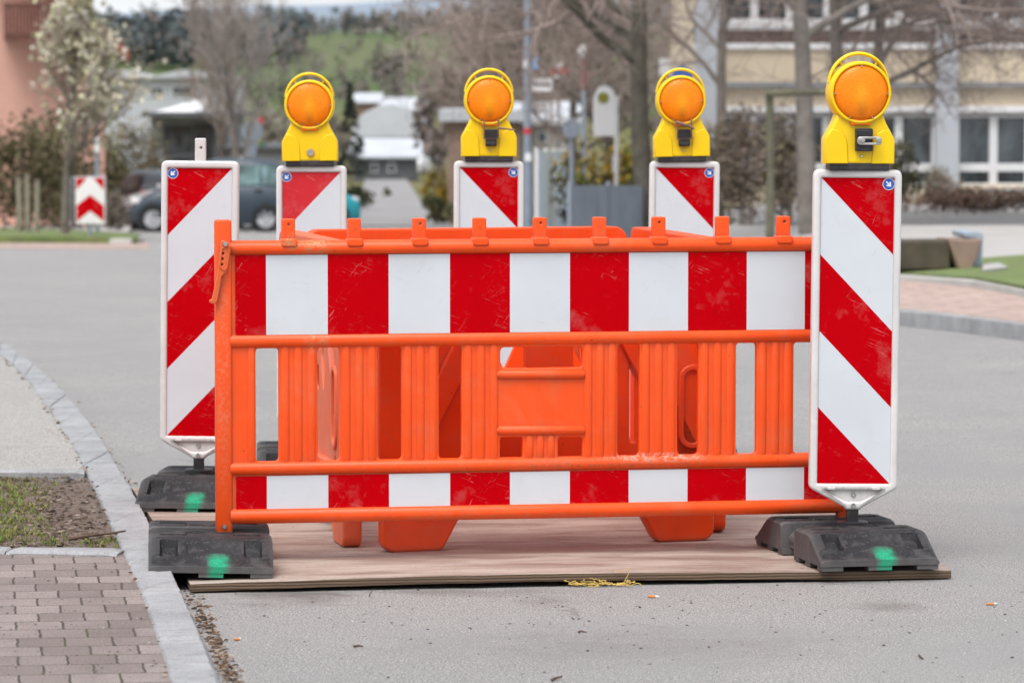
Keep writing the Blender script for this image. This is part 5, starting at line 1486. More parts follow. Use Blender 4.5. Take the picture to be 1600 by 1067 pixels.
def ex_round(cx_, cy_, rpx, mat, back):
    def f(root, rel, Y):
        x, z = rel(cx_, cy_); m_ = MB(); m_.plate(circ(x, z, rpx / sc_(Y), 32), [], -.085, -.07, .003); m_.build('disc', mat, root, smooth=40)
        m_ = MB(); m_.box(x - .1, -.07, z + .05, x + .1, -.055, z + .09); m_.box(x - .1, -.07, z - .09, x + .1, -.055, z - .05); m_.build('bracket', M['galv'], root)
        if back: back(root, rel, Y)
    return f
def bk1(root, rel, Y):
    m_ = MB(); x0, z0 = rel(383, 245); x1, z1 = rel(401, 226); m_.plate(rrect(x0, z0, x1, z1, .01), [], -.085, -.07, .002); m_.build('lower_plate', M['signgrey'], root)
    m_ = MB(); x0, z0 = rel(404, 192); x1, z1 = rel(412, 184); m_.plate(rrect(x0, z0, x1, z1, .01), [], -.085, -.07, .002); m_.build('red_plate', M['sign_red'], root)
    m_ = MB(); q = [rel(404, 222), rel(419, 226), rel(406, 230)]; m_.plate(q, [], -.085, -.07, .001); m_.build('green_plate', M['sign_green'], root)
pole('round_sign', 'round grey sign back with a smaller plate below, left of the first lamp', 'road sign', 394, 112, 186, .04, M['galv'], ex_round(394, 205, 17, M['signgrey'], bk1), 'round signs seen from behind')
pole('round_sign', 'round grey sign back left of the bus stop sign', 'road sign', 893, 66, 184, .04, M['galv'], ex_round(893, 201, 14.5, M['signgrey'], None), 'round signs seen from behind')
def ex_street(root, rel, Y):
    m_ = MB(); x0, z0 = rel(831, 143); x1, z1 = rel(864, 123); m_.plate(rrect(x0, z0, x1, z1, .02), [], -.02, .02, .004); o = m_.build('name_plate', M['white_paint'], root)
    t_ = MB(); xa, za = rel(835, 136); xb, zb2 = rel(860, 130)
    for k in range(8):
        q = xa + (xb - xa) * k / 8; t_.box(q, -.026, za, q + (xb - xa) / 8 * .62, -.021, za + (zb2 - za) * (1.35 if k in (0, 4) else .9 + .15 * (k % 2)))
    t_.build('lettering', M['ink'], o, smooth=0)
    m_ = MB(); x0, z0 = rel(826.5, 109); x1, z1 = rel(840, 91); m_.plate(rrect(x0, z0, x1, z1, .01), [], -.12, -.10, .002); m_.build('blue_plate', M['sky_blue'], root)
    m_ = MB(); x0, z0 = rel(818, 108); x1, z1 = rel(826, 92); m_.plate(rrect(x0, z0, x1, z1, .01), [], -.12, -.10, .002); m_.build('white_plate', M['pale'], root)
    m_ = MB(); x, z = rel(825, 205); m_.lathe([(.072, -.05), (.072, .05)], (0, 0, z), 'z', 14); m_.build('red_band', M['sign_red'], root)
    m_ = MB(); x0, z0 = rel(820, 252); x1, z1 = rel(830, 240); m_.plate(rrect(x0, z0, x1, z1, .01), [], -.09, -.075, .002); m_.build('hatch', M['pale'], root)
pole('street_lamp', 'tall grey street lamp pole with street name plate and blue plate', 'street lamp', 824, 68, -70, .068, M['galv'], ex_street)
def ex_white(root, rel, Y):
    m_ = MB(); x, z = rel(911, 80); m_.lathe([(0, -.16), (.05, -.14), (.11, 0), (.08, .08), (0, .11)], (x, 0, z), 'z', 16); m_.build('lamp_head', M['white_paint'], root)
    m_ = MB(); x, z = rel(911, 110); m_.lathe([(.058, -.4), (.058, .4)], (0, 0, z), 'z', 14); m_.build('red_band', M['sign_dull'], root)
pole('lamp_post', 'thin reddish grey lamp post with white head left of the bus stop sign', 'lamp post', 912, 80, 84, .055, M['galv'], ex_white)
def ex_rw(root, rel, Y):
    m_ = MB(); x0, z0 = rel(860, 117); x1, z1 = rel(888, 106); m_.plate(rrect(x0, z0, x1, z1, .05), [], -.08, -.05, .004); m_.build('red_panel', M['sign_red'], root)
    m_ = MB(); x0, z0 = rel(865, 106.5); x1, z1 = rel(883, 97); m_.plate(rrect(x0, z0, x1, z1, .05), [], -.08, -.05, .004); m_.build('white_panel', M['pale'], root)
    m_ = MB(); x0, z0 = rel(865, 122); x1, z1 = rel(884, 117.5); m_.plate(rrect(x0, z0, x1, z1, .02), [], -.08, -.05, .004); m_.build('lower_panel', M['pale'], root)
pole('advert_sign', 'small red and white sign on a mast, right of the street name plate', 'sign', 873, 98, 90, .03, M['bark'], ex_rw)
def ex_bus(root, rel, Y):
    tl = R(0)
    x0, z0 = rel(927, 213); x1, z1 = rel(961, 135); w = (x1 - x0) / 2; xc = (x0 + x1) / 2
    pts = [(x0, z0), (x1, z0)] + circ(xc, z1 - w, w, 16, 0, PI, False)
    m_ = MB(); m_.plate(pts, [], -.02, .02, .006); o = m_.build('panel', M['bright_white'], root, smooth=40)
    x, z = rel(942.5, 153.5); r = 8.6 / sc_(Y)
    d = MB(); d.lathe([(0, -.004), (r, -.004), (r, 0)], (x, -.022, z), 'y', 24); e = d.build('emblem', M['sign_yellow'], o, smooth=0)
    d = MB(); d.plate(circ(0, 0, r, 24), [circ(0, 0, r * .8, 24)], -.032, -.028, 0); d.xform(Matrix.Translation((x, 0, z))); d.build('ring', M['sign_green'], e, smooth=0)
    d = MB(); k = r * .45
    d.box(x - k, -.032, z - k * 1.1, x - k * .55, -.0275, z + k * 1.1); d.box(x + k * .55, -.032, z - k * 1.1, x + k, -.0275, z + k * 1.1); d.box(x - k * .55, -.032, z - k * .2, x + k * .55, -.0275, z + k * .2); d.build('letter', M['sign_green'], e, smooth=0)
    m_ = MB(); x0, z0 = rel(957, 270); x1, z1 = rel(965, 243); m_.plate(rrect(x0, z0, x1, z1, .01), [], -.09, -.05, .003); m_.build('timetable', M['pale'], root)
bs = pole('bus_stop_sign', 'white round-topped bus stop sign with yellow H emblem', 'bus stop sign', 963, 62, 150, .032, M['white_paint'], ex_bus)
def ex_bl(root, rel, Y):
    x, z = rel(1066, 121); m_ = MB(); m_.plate(circ(x, z, 17 / sc_(Y), 28), [], -.06, -.045, .003); m_.build('disc', M['sign_blue'], root)
    x0, z0 = rel(1030, 118); x1, z1 = rel(1046, 92); m_.plate
    m2 = MB(); m2.plate(rrect(x0, z0, x1, z1, .02), [], -.06, -.045, .003); m2.build('white_plate', M['pale'], root)
pole('blue_sign', 'blue round sign with white plate behind the right rear lamp', 'road sign', 1066, 70, 100, .035, M['galv'], ex_bl)
# ---- fences by the bus stop
def panel_fence(name, label, px0, px1, Y0, Y1, top_py, bot_py, n, mat, post):
    a = at(px0, bot_py, Y0); b = at(px1, bot_py, Y1); a.z = g(a.x, a.y); b.z = g(b.x, b.y)
    root = empty(name, a); tag(root, label, 'fence'); d = Vector((b.x - a.x, b.y - a.y, 0)); L = d.length; d.normalize(); ang = math.atan2(d.y, d.x)
    H = at(px0, top_py, Y0).z - a.z; H1 = at(px1, top_py, Y1).z - b.z
    root.rotation_euler.z = ang
    for i in range(n):
        x0, x1 = L * i / n + .04, L * (i + 1) / n - .04; q = lambda x: H + (H1 + b.z - a.z - H) * x / L; zb3 = lambda x: (b.z - a.z) * x / L
        m_ = MB(); m_.add([(x0, -.02, zb3(x0) + .05), (x1, -.02, zb3(x1) + .05), (x1, -.02, q(x1)), (x0, -.02, q(x0)), (x0, .02, zb3(x0) + .05), (x1, .02, zb3(x1) + .05), (x1, .02, q(x1)), (x0, .02, q(x0))],
                          [(0, 1, 2, 3), (5, 4, 7, 6), (3, 2, 6, 7), (0, 3, 7, 4), (1, 5, 6, 2)])
        for t in (.3, .7):
            xx = x0 + (x1 - x0) * t; m_.box(xx - .01, -.028, zb3(xx) + .06, xx + .01, -.021, q(xx) - .02)
        m_.build('panel', mat, root, smooth=0)
    for i in range(n + 1):
        x = L * i / n; m_ = MB(); m_.box(x - .03, -.03, -.2 + (b.z - a.z) * x / L, x + .03, .03, H + (H1 + b.z - a.z - H) * x / L + .05); m_.build('post', post, root, smooth=0)
    return root
panel_fence('grey_fence', 'blue grey sheet fence left of the big dark trunk', 890, 1006, 54, 58, 290, 344, 2, M['bluegrey'], M['galv'])
panel_fence('pale_fence', 'pale blue and white panel wall right of the street lamp pole', 838, 884, 66, 92, 236, 345, 4, M['paleblue'], M['white_paint'])
# ---- right cream school building
SY = 70.0; b0 = at(1320, 330, SY); sgz = g(8, SY) - .1
sch = empty('school_building', (b0.x, SY, sgz)); tag(sch, 'cream coloured building with white window bands on the right', 'building')
def sx_(px): return at(px, 200, SY).x - b0.x
def sz_(py): return at(1400, py, SY).z - sgz
XL, XR = sx_(1085), sx_(2150)
wl = MB(); wl.box(XL, .30, -.5, XR, 11, sz_(-260))
for y0, y1, d in ((340, 290, 0), (176, 136, .0), (129, 77, 0), (-85, -125, 0)):
    wl.box(XL, d, sz_(y0), XR, .301, sz_(y1))
wl.build('wall', M['cream'], sch, smooth=0)
ld = MB(); ld.box(XL, -.14, sz_(137), XR, .29, sz_(129)); ld.build('ledge', M['grey'], sch, smooth=0)
bd = MB(); bd.box(XL, -.06, sz_(77), XR, .29, sz_(68)); bd.box(XL, -.05, sz_(176), XR, .28, sz_(166)); bd.build('white_band', M['white_paint'], sch, smooth=0)
bm_ = MB(); bm_.box(XL, .0, sz_(68), XR, .28, sz_(48)); bm_.build('dark_band', M['maroon'], sch, smooth=0)
fl_ = MB(); fl_.box(XL, .02, sz_(340) - .6, XR, .29, sz_(340)); fl_.build('plinth', M['concrete'], sch, smooth=0)
for px in (1103, 1478, 1853): 
    q = MB(); q.box(sx_(px - 17), -.22, sz_(315), sx_(px + 17), .299, sz_(-240)); q.build('pillar', M['offwhite'], sch, smooth=0)
def window(x0, x1, y0, y1, mullions, transom=None):
    w_ = MB(); X0, X1, Z0, Z1 = sx_(x0), sx_(x1), sz_(y1), sz_(y0); t = .055
    w_.box(X0, .10, Z0, X1, .24, Z0 + t * 1.3); w_.box(X0, .10, Z1 - t, X1, .24, Z1); w_.box(X0, .10, Z0 + t * 1.3, X0 + t, .24, Z1 - t); w_.box(X1 - t, .10, Z0 + t * 1.3, X1, .24, Z1 - t)
    for m_ in mullions: w_.box(sx_(m_) - .07, .09, Z0 + t, sx_(m_) + .07, .23, Z1 - t + .01)
    if transom: w_.box(X0 + t - .01, .085, sz_(transom) - .07, X1 - t + .01, .225, sz_(transom) + .07)
    o = w_.build('window', M['white_paint'], sch, smooth=0)
    p_ = MB(); p_.box(X0 + .02, .18, Z0 + .02, X1 - .02, .21, Z1 - .02); p_.build('pane', M['glass'], o, smooth=0)
for k in range(4):
    d = 187.5 * k
    a_ = 1120.5 + (0, 170.5, 375, 545.5)[k]; w_ = 170.3; mu = (a_ + 58, a_ + 114)
    window(a_, a_ + w_, 179, 293, mu, 262)
    window(a_, a_ + w_, -80, 47, mu, 36)
# railing in front of it
ra = empty('railing', base_at(1480, 66)); tag(ra, 'thin metal railing along the cream building', 'railing')
m_ = MB(); x0 = at(1535, 300, 66).x - ra.location.x; x1 = at(1800, 300, 66).x - ra.location.x; zt_ = at(1500, 297, 66).z - ra.location.z
m_.tube([(x0, 0, zt_), (x1, 0, zt_)], .018, 8); m_.tube([(x0, 0, .12), (x1, 0, .12)], .012, 8); m_.build('rail', M['galv'], ra)
m_ = MB()
n_ = 26
for i in range(n_ + 1): x = x0 + (x1 - x0) * i / n_; m_.tube([(x, 0, -.1), (x, 0, zt_)], .014 if i % 6 == 0 else .007, 6)
m_.build('bars', M['galv'], ra)
# stake frame round the tree
sf_ = empty('stake_frame', base_at(1203, 48)); tag(sf_, 'wooden stake frame with crossbar tied round the thick grey trunk', 'tree stakes')
zt_ = at(1203, 139, 48).z - sf_.location.z; x1 = at(1330, 139, 48).x - sf_.location.x
for x, y in ((0, 0), (x1, .0), (x1 * .66, 3.0)):
    m_ = MB(); m_.tube([(x, y, -.1), (x + .01, y, zt_ * .5), (x - .01, y, zt_)], [.055, .05, .048], 9); m_.build('stake', M['stake'], sf_, smooth=60)
m_ = MB(); m_.tube([(-.06, -.06, zt_ - .06), (x1 + .06, -.06, zt_ - .03)], .04, 8); m_.build('crossbar', M['stake'], sf_, smooth=60)
# trough bench by the pavement
tb0 = gp(1450, 421, .17); tr = empty('trough_planter', tb0, R(6)); tag(tr, 'dark trough with stone wedge end and blue end plate on the lawn', 'trough')
s = sc_(tb0.y); hgt = 50 / s
m_ = MB(); m_.box(-1.6, -.16, .0, 30 / s, .35, hgt * .92); m_.build('body', M['trough'], tr, bevel=.02)
m_ = MB(); m_.plate([(42 / s, -.02), (62 / s, -.02), (78 / s, hgt * .96), (24 / s, hgt * .96)], [], -.22, .30, .02); m_.build('stone_end', M['sandstone'], tr)
m_ = MB(); m_.plate(round_poly([(60 / s, .02), (82 / s, .02), (84 / s, hgt * 1.1), (76 / s, hgt * 1.2), (52 / s, hgt * 1.18), (54 / s, hgt * 1.0), (74 / s, hgt * .96)], .02, 3), [], -.10, .40, .012); m_.build('end_plate', M['bluegrey'], tr)

# ---- valley buildings, left and centre
def block(name, label, px0, px1, Y, ytop, ybot, depth, wall_mat, windows=(), roof=None, extra=None, wmat='glass'):
    a = at(px0, ybot, Y); b = at(px1, ybot, Y); zt_ = at(px0, ytop, Y).z; z0 = g((a.x + b.x) / 2, Y) - .3
    root = empty(name, (a.x, Y, z0)); tag(root, label, 'building', 'buildings in the valley'); W_ = b.x - a.x
    m_ = MB(); m_.box(0, 0, 0, W_, depth, zt_ - z0); m_.build('wall', wall_mat, root, smooth=0)
    for (x0, x1, y0, y1) in windows:
        p, q = at(x0, y1, Y), at(x1, y0, Y); f = MB(); f.box(p.x - a.x, -.06, p.z - z0, q.x - a.x, -.002, q.z - z0); o = f.build('window', M['white_paint'] if wmat == 'glass' else M['darkgrey'], root, smooth=0)
        f = MB(); t = .06; f.box(p.x - a.x + t, -.09, p.z - z0 + t, q.x - a.x - t, -.062, q.z - z0 - t); f.build('pane', M['glass'], o, smooth=0)
    if roof:
        kind, ytop2, mat, ov = roof; zr = at(px0, ytop2, Y).z - z0; H = zt_ - z0; r_ = MB()
        if kind == 'flat': r_.box(-ov, -ov, H + .003, W_ + ov, depth + ov, zr)
        elif kind == 'shed': r_.add([(-ov, -ov, H + .01), (W_ + ov, -ov, H + .01), (W_ + ov, depth + ov, zr), (-ov, depth + ov, zr), (-ov, -ov, H + .15), (W_ + ov, -ov, H + .15), (W_ + ov, depth + ov, zr + .15), (-ov, depth + ov, zr + .15)], [(0, 3, 2, 1), (4, 5, 6, 7), (0, 1, 5, 4), (1, 2, 6, 5), (2, 3, 7, 6), (3, 0, 4, 7)])
        elif kind == 'barrel':
            n_ = 14; vs = []
            for i in range(n_ + 1):
                t = PI * i / n_; x = W_ / 2 - (W_ / 2 + ov) * math.cos(t); z = H + (zr - H) * math.sin(t)
                vs += [(x, -ov, z), (x, depth + ov, z)]
            r_.add(vs, [(2 * i, 2 * i + 2, 2 * i + 3, 2 * i + 1) for i in range(n_)] + [tuple(range(0, 2 * n_ + 2, 2))])
        elif kind == 'wave':
            n_ = 30; vs = []
            for i in range(n_ + 1):
                x = -ov + (W_ + 2 * ov) * i / n_; z = H + (zr - H) * (.5 + .5 * math.sin(x / W_ * 2 * PI * 1.5 + 1))
                vs += [(x, -ov, z + .05), (x, depth, z + .05), (x, -ov, H - .01)]
            r_.add(vs, [(3 * i, 3 * i + 3, 3 * i + 4, 3 * i + 1) for i in range(n_)] + [(3 * i + 2, 3 * i + 5, 3 * i + 3, 3 * i) for i in range(n_)])
        r_.build('roof', mat, root, smooth=0)
    if extra: extra(root, a, z0, Y)
    return root
block('white_hall', 'long white hall with wavy pale roof behind the pink house', 150, 352, 172, 122, 260, 12, M['offwhite'],
      [(170, 186, 136, 150), (235, 256, 136, 150), (268, 300, 134, 150)], ('wave', 111, M['offwhite'], .4))
def ex_grey(root, a, z0, Y):
    f = MB(); p, q = at(342, 268, Y), at(352, 178, Y); f.box(p.x - a.x, -.5, 0, q.x - a.x, -.05, q.z - z0); f.build('pier', M['maroon'], root, smooth=0)
    f = MB(); p, q = at(238, 183, Y), at(356, 176, Y); f.box(p.x - a.x, -1.2, p.z - z0, q.x - a.x, 0, q.z - z0); f.build('canopy', M['darkgrey'], root, smooth=0)
    f = MB(); p, q = at(243, 176, Y), at(312, 152, Y)
    f.add([(p.x - a.x, -.4, p.z - z0 + .02), (q.x - a.x, -.4, p.z - z0 + .02), (q.x - a.x, 6, q.z - z0), (p.x - a.x + 1.4, 6, q.z - z0)], [(0, 1, 2, 3)]); f.build('skylight_roof', M['white_paint'], root, smooth=0)
block('grey_hall', 'low grey modern hall with dark glazing behind the parked cars', 236, 356, 140, 183, 300, 9, M['grey'], [(255, 300, 196, 240), (303, 332, 194, 262), (258, 300, 244, 262)], ('flat', 176, M['darkgrey'], .3), ex_grey, 'dark')
block('low_grey_building', 'long low grey building right of the grey hall', 352, 470, 120, 234, 300, 8, M['grey'], [(365, 380, 244, 256)], ('flat', 229, M['darkgrey'], .2))
block('white_gabled_hall', 'pale round-roofed hall at the end of the valley street', 566, 654, 300, 214, 270, 16, M['concrete'], [(580, 594, 222, 236), (624, 640, 222, 236)], ('barrel', 164, M['offwhite'], .8))
block('white_shed', 'low white roofed shed in front of the round-roofed hall', 552, 648, 255, 248, 290, 8, M['darkgrey'], [(580, 590, 255, 270), (606, 618, 255, 270)], ('shed', 222, M['offwhite'], .4))
block('distant_house', 'small white house left of the round-roofed hall', 556, 588, 350, 162, 260, 8, M['sandstone'], [(562, 568, 184, 192), (574, 580, 184, 192)], ('shed', 148, M['offwhite'], .4))
block('distant_house', 'pale long building behind the round-roofed hall', 588, 662, 380, 172, 240, 8, M['sandstone'], [(600, 610, 178, 184), (622, 632, 178, 184)], ('shed', 155, M['offwhite'], .4))
block('distant_house', 'brownish house with white roof edge left of the street lamp', 700, 812, 112, 190, 345, 8, M['sandstone'], [(730, 752, 205, 232), (770, 792, 205, 232)], ('flat', 172, M['offwhite'], .25))
block('distant_house', 'grey house with pale roof behind the pale fence', 812, 900, 118, 196, 330, 8, M['concrete'], [(838, 856, 205, 225)], ('shed', 168, M['offwhite'], .3))
# white van far down the street
def car(name, label, base, rz, body_mat, kind='mpv', L=4.2, H=1.62, W=1.72, cat='car'):
    root = empty(name, base, rz); tag(root, label, cat, 'vehicles in the distance' if kind == 'van' else 'parked cars')
    h = W / 2
    # stations along the length (front at -L/2): x, z bottom, z belt, half width ; roof line separate
    if kind == 'mpv': low = [(-.5, .30, .50, .70), (-.488, .24, .58, .80), (-.44, .20, .72, .90), (-.36, .19, .89, .97), (-.25, .19, 1.02, 1), (.0, .19, 1.06, 1), (.25, .19, 1.07, 1), (.40, .2, 1.06, .97), (.46, .22, 1.04, .92), (.49, .26, 1.0, .86), (.5, .34, .9, .80)]
    elif kind == 'hatch': low = [(-.5, .28, .58, .70), (-.48, .22, .70, .82), (-.42, .18, .80, .93), (-.3, .18, .92, .98), (0, .18, .97, 1), (.3, .18, 1.0, 1), (.42, .19, 1.0, .95), (.48, .22, .98, .88), (.5, .30, .88, .80)]
    else: low = [(-.5, .3, .8, .8), (-.48, .24, 1.0, .9), (-.42, .2, 1.15, .97), (-.3, .2, 1.25, 1), (0, .2, 1.3, 1), (.3, .2, 1.3, 1), (.48, .22, 1.3, .98), (.5, .3, 1.25, .94)]
    top = {'mpv': [(-.30, 1.04), (-.20, 1.32), (-.10, 1.54), (.02, H), (.22, H), (.36, H - .05), (.43, 1.34), (.475, 1.03)], 'hatch': [(-.20, .95), (-.08, 1.30), (.02, H), (.2, H), (.34, H - .08), (.43, 1.2), (.475, .98)], 'van': [(-.40, 1.15), (-.30, 1.6), (-.24, H - .05), (-.1, H), (.3, H), (.48, H - .02), (.49, 1.28)]}[kind]
    m_ = MB(); rings = []
    for fx, zb2, zt2, k in low:
        x = fx * L; w = h * k
        rings.append([(x, -w * .90, zb2), (x, -w, zb2 + .16), (x, -w * 1.0, (zb2 + zt2) / 2 + .05), (x, -w * .97, zt2 - .06), (x, -w * .90, zt2), (x, 0, zt2 + .03), (x, w * .90, zt2), (x, w * .97, zt2 - .06), (x, w, (zb2 + zt2) / 2 + .05), (x, w, zb2 + .16), (x, w * .9, zb2)])
    n_ = 11; vs = [p for r in rings for p in r]
    m_.add(vs, [(i * n_ + j, i * n_ + (j + 1) % n_, (i + 1) * n_ + (j + 1) % n_, (i + 1) * n_ + j) for i in range(len(rings) - 1) for j in range(n_)] + [tuple(range(n_)), tuple((len(rings) - 1) * n_ + j for j in range(n_))])
    # cabin
    rings = []
    for fx, zt2 in top:
        x = fx * L; zb2 = 1.0 if kind != 'van' else 1.2; t = (zt2 - zb2) / (H - zb2); wt = h * (.93 - .20 * max(0, t)); wb = h * .93
        rings.append([(x, -wb, zb2 - .05), (x, -(wb + wt) / 2 - .01, (zb2 + zt2) / 2), (x, -wt, zt2 - .07 * max(0, t)), (x, -wt * .86, zt2), (x, wt * .86, zt2), (x, wt, zt2 - .07 * max(0, t)), (x, (wb + wt) / 2 + .01, (zb2 + zt2) / 2), (x, wb, zb2 - .05)])
    n_ = 8; vs = [p for r in rings for p in r]
    m_.add(vs, [(i * n_ + j, i * n_ + (j + 1) % n_, (i + 1) * n_ + (j + 1) % n_, (i + 1) * n_ + j) for i in range(len(rings) - 1) for j in range(n_)] + [tuple(range(n_)), tuple((len(rings) - 1) * n_ + j for j in range(n_))])
    bo = m_.build('body', body_mat, root, smooth=50)
    zb2 = 1.08 if kind == 'mpv' else 1.0 if kind == 'hatch' else 1.35
    def topz(fx):
        for (a, za), (b, zb4) in zip(top, top[1:]):
            if a <= fx <= b: return za + (zb4 - za) * (fx - a) / (b - a)
        return top[0][1]
    for sd in (-1, 1):
        segs = {'mpv': [(-.235, -.115), (-.10, .085), (.10, .27), (.285, .41)], 'hatch': [(-.15, .06), (.08, .26), (.28, .40)], 'van': [(-.33, -.15)]}[kind]
        for a, b in segs:
            def wy(z): t = (z - 1.0) / (H - 1.0); return h * (.93 - .20 * max(0, t)) + .018
            za, zb3 = topz(a + .01) - .12, topz(b - .01) - .12
            za, zb3 = max(za, zb2 + .04), max(zb3, zb2 + .04)
            q = [(a * L, sd * wy(zb2), zb2), (b * L, sd * wy(zb2), zb2), (b * L, sd * wy(zb3), zb3), ((a + b) / 2 * L, sd * wy((topz((a + b) / 2) - .12)), topz((a + b) / 2) - .12), (a * L, sd * wy(za), za)]
            f = MB(); f.add(q, [(0, 1, 2, 3, 4)]); f.build('side_window', M['carglass'], root, smooth=0)
        for fx in ((.02, .24) if kind != 'van' else (-.2,)):
            f = MB(); f.box(fx * L, sd * (h + .012) - .012, zb2 - .14, fx * L + .18, sd * (h + .012) + .012, zb2 - .10); f.build('door_handle', M['black'], root, bevel=.006)
        f = MB(); f.plate(rrect(-.10, -.07, .10, .07, .05), [], -.05, .05, .03); f.xform(Matrix.Translation((-.225 * L if kind != 'van' else -.36 * L, sd * (h + .09), zb2 + .05)) @ Matrix.Rotation(PI / 2, 4, 'Z')); f.build('mirror', body_mat, root, smooth=50)
        f = MB(); f.plate(round_poly([(-.17, -.07), (.16, -.05), (.17, .08), (-.10, .07)], .03, 3), [], -.06, .06, .02); f.xform(Matrix.Translation((-.455 * L, sd * h * .66, .70 if kind != 'van' else .85)) @ Matrix.Rotation(sd * R(58) + (PI if sd > 0 else 0), 4, 'Z')); f.build('headlight', M['pale'], root, smooth=50)
        f = MB(); f.box(.472 * L, sd * h * .80 - .10, .86, .497 * L, sd * h * .80 + .10, 1.12 if kind != 'hatch' else 1.0); f.build('tail_light', M['tail_red'], root, bevel=.03)
    for fx in ((-.355 if kind == 'mpv' else -.315), .305):
        for sd in (-1, 1):
            w = empty('wheel', (fx * L, sd * (h - .10), .315)); w.parent = root
            f = MB(); f.lathe([(.20, -.10), (.29, -.10), (.315, -.07), (.315, .07), (.29, .10), (.20, .10)], (0, 0, 0), 'y', 28, caps=False); f.build('tyre', M['tyre'], w, smooth=50)
            f = MB(); y = sd * .085; f.lathe([(.205, y - sd * .03), (.205, y), (.19, y), (.06, y - sd * .02), (.04, y + sd * .01), (0, y + sd * .01)], (0, 0, 0), 'y', 28)
            for k in range(7):
                a = 2 * PI * k / 7; f.tube([(.05 * math.cos(a), y, .05 * math.sin(a)), (.19 * math.cos(a), y + sd * .005, .19 * math.sin(a))], .02, 6)
            f.build('rim', M['hub'], w, smooth=50)
            f = MB(); f.lathe([(.36, sd * .098), (.36, sd * .108), (.325, sd * .108)], (0, 0, 0), 'y', 28, caps=False); f.build('arch', M['black'], w, smooth=50)
    f = MB(); f.box(-L * .5 + .02, -.3, .40, -L * .5 - .005, .3, .52); f.build('grille', M['black'], root)
    xw0 = top[0][0] * L; f = MB()
    a0, a1 = top[0], top[2]
    xa, za = a0[0] * L + .06, a0[1] + .06; xb, zb5 = a1[0] * L - .02, a1[1] - .05
    if kind != 'van':
        f.add([(xa - .035, -h * .80, za), (xa - .035, h * .80, za), (xb - .035, h * .66, zb5), (xb - .035, -h * .66, zb5)], [(0, 1, 2, 3)]); f.build('windscreen', M['carglass'], root, smooth=0)
        f = MB(); c0, c1 = top[-1], top[-3]; f.add([(c0[0] * L - .02, -h * .78, c0[1] + .06), (c0[0] * L - .02, h * .78, c0[1] + .06), (c1[0] * L + .09, h * .64, c1[1] - .10), (c1[0] * L + .09, -h * .64, c1[1] - .10)], [(0, 1, 2, 3)]); f.build('rear_window', M['carglass'], root, smooth=0)
    return root
cb = base_at(334, 90); car('parked_car', 'dark blue grey family car parked sideways behind the left beacon', Vector((cb.x, cb.y, g(cb.x, cb.y))), R(4), M['carblue'], 'mpv', 3.83, 1.66)
cb = base_at(222, 99); car('parked_car', 'dark car with red tail light seen from behind, left of the blue grey car', Vector((cb.x + .3, cb.y, g(cb.x, cb.y))), R(-72), M['cardark'], 'hatch', 3.9, 1.46)
cb = base_at(311, 94.5); car('parked_car', 'white car showing its pale nose between the two dark cars', Vector((cb.x, cb.y, g(cb.x, cb.y))), R(1), M['carwhite'], 'hatch', 3.9, 1.22)
cb = base_at(447, 100); car('parked_car', 'teal car mostly hidden behind the first rear beacon', Vector((cb.x + .1, cb.y, g(cb.x, cb.y))), R(185), M['teal'], 'hatch', 3.5, 1.25)
cb = base_at(656, 290); car('delivery_van', 'small white van far down the valley street', cb, R(70), M['carwhite'], 'van', 4.4, 2.0, cat='van')

# ================================================================== LIGHT, CAMERA
w = bpy.data.worlds.new('World'); S.world = w; w.use_nodes = True
t = w.node_tree; bg = t.nodes['Background']
sky = t.nodes.new('ShaderNodeTexSky'); sky.sky_type = 'NISHITA'; sky.sun_disc = False
SUN_EL, SUN_AZ = 62.0, 205.0      # azimuth from +Y, clockwise: behind the camera, to the left
sky.sun_elevation = R(SUN_EL); sky.sun_rotation = R(SUN_AZ); sky.air_density = 1.0; sky.dust_density = 3.0; sky.ozone_density = 1.0
# thin even cloud: pull the sky towards its own grey
hsv = t.nodes.new('ShaderNodeHueSaturation'); hsv.inputs['Saturation'].default_value = .28; hsv.inputs['Value'].default_value = 1.0
t.links.new(sky.outputs[0], hsv.inputs['Color']); 
tc = t.nodes.new('ShaderNodeTexCoord'); sp_ = t.nodes.new('ShaderNodeSeparateXYZ')
t.links.new(tc.outputs['Generated'], sp_.inputs[0])
def mrange(a, b, c, d):
    m_ = t.nodes.new('ShaderNodeMapRange'); m_.inputs['From Min'].default_value = a; m_.inputs['From Max'].default_value = b; m_.inputs['To Min'].default_value = c; m_.inputs['To Max'].default_value = d
    t.links.new(sp_.outputs['Z'], m_.inputs['Value']); return m_.outputs['Result']
vm = t.nodes.new('ShaderNodeVectorMath'); vm.operation = 'SCALE'
t.links.new(hsv.outputs[0], vm.inputs[0]); t.links.new(mrange(0, .9, .45, 2.9), vm.inputs['Scale'])
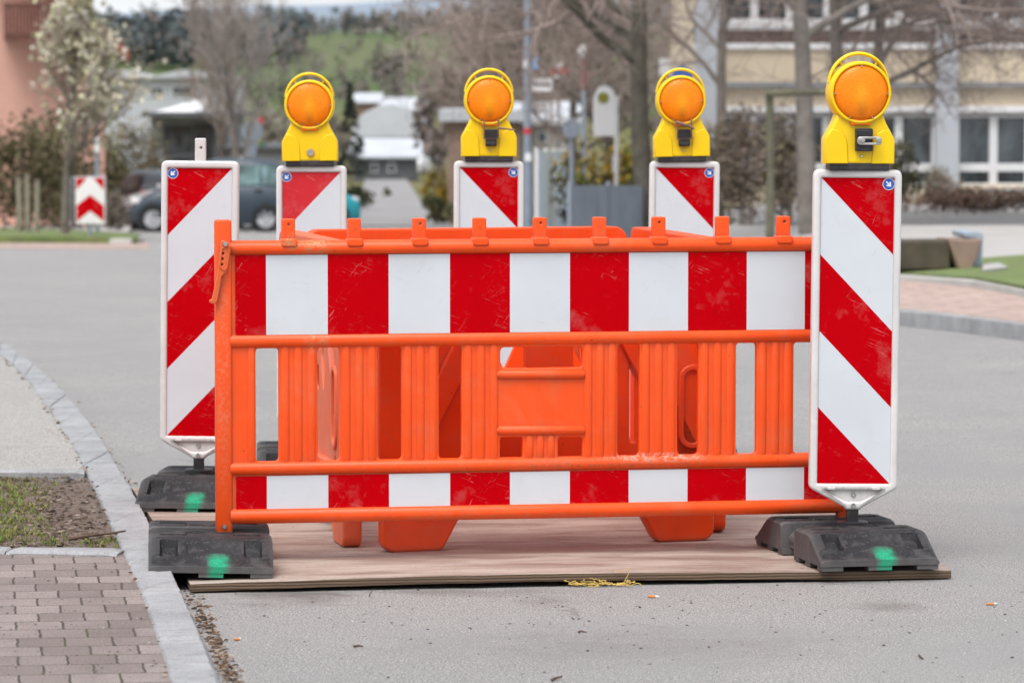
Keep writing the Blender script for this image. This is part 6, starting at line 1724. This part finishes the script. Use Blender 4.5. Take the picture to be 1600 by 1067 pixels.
# bright cloud haze, strongest towards the horizon
hz_ = t.nodes.new('ShaderNodeVectorMath'); hz_.operation = 'SCALE'; hz_.inputs[0].default_value = (.97, 1.0, 1.04)
t.links.new(mrange(.0, .11, 10.0, 1.6), hz_.inputs['Scale'])
cl = t.nodes.new('ShaderNodeTexNoise'); cl.inputs['Scale'].default_value = 3.5; cl.inputs['Detail'].default_value = 6
cs = t.nodes.new('ShaderNodeMapRange'); cs.inputs['From Min'].default_value = .3; cs.inputs['From Max'].default_value = .7; cs.inputs['To Min'].default_value = .88; cs.inputs['To Max'].default_value = 1.1
cm_ = t.nodes.new('ShaderNodeMapping'); cm_.inputs['Scale'].default_value = (1, 1, 4); t.links.new(tc.outputs['Generated'], cm_.inputs[0]); t.links.new(cm_.outputs[0], cl.inputs['Vector']); t.links.new(cl.outputs['Fac'], cs.inputs['Value'])
h2_ = t.nodes.new('ShaderNodeVectorMath'); h2_.operation = 'SCALE'; t.links.new(hz_.outputs[0], h2_.inputs[0]); t.links.new(cs.outputs['Result'], h2_.inputs['Scale'])
ad_ = t.nodes.new('ShaderNodeVectorMath'); ad_.operation = 'ADD'; t.links.new(vm.outputs[0], ad_.inputs[0]); t.links.new(h2_.outputs[0], ad_.inputs[1])
t.links.new(ad_.outputs[0], bg.inputs['Color'])
bg.inputs['Strength'].default_value = .105
sl = bpy.data.lights.new('sun', 'SUN'); sl.energy = 1.1; sl.angle = R(25); sl.color = (1, .96, .9)
so = bpy.data.objects.new('sun', sl); COL.objects.link(so)
az = R(SUN_AZ); d = Vector((math.sin(az) * math.cos(R(SUN_EL)), math.cos(az) * math.cos(R(SUN_EL)), math.sin(R(SUN_EL))))
so.rotation_euler = d.to_track_quat('Z', 'Y').to_euler(); so.location = (0, 0, 30)
cam = bpy.data.cameras.new('camera'); cam.sensor_width = 36; cam.lens = FPX / 1600 * 36; cam.clip_end = 20000; cam.clip_start = .5
cam.dof.use_dof = True; cam.dof.focus_distance = 12.75; cam.dof.aperture_fstop = 5.8; cam.dof.aperture_blades = 7
co = bpy.data.objects.new('camera', cam); COL.objects.link(co); co.location = (0, 0, CAMH); co.rotation_euler = (PI / 2 - PITCH, 0, 0)
S.camera = co
S.view_settings.view_transform = 'Standard'; S.view_settings.look = 'None'; S.view_settings.exposure = 0; S.view_settings.gamma = 1
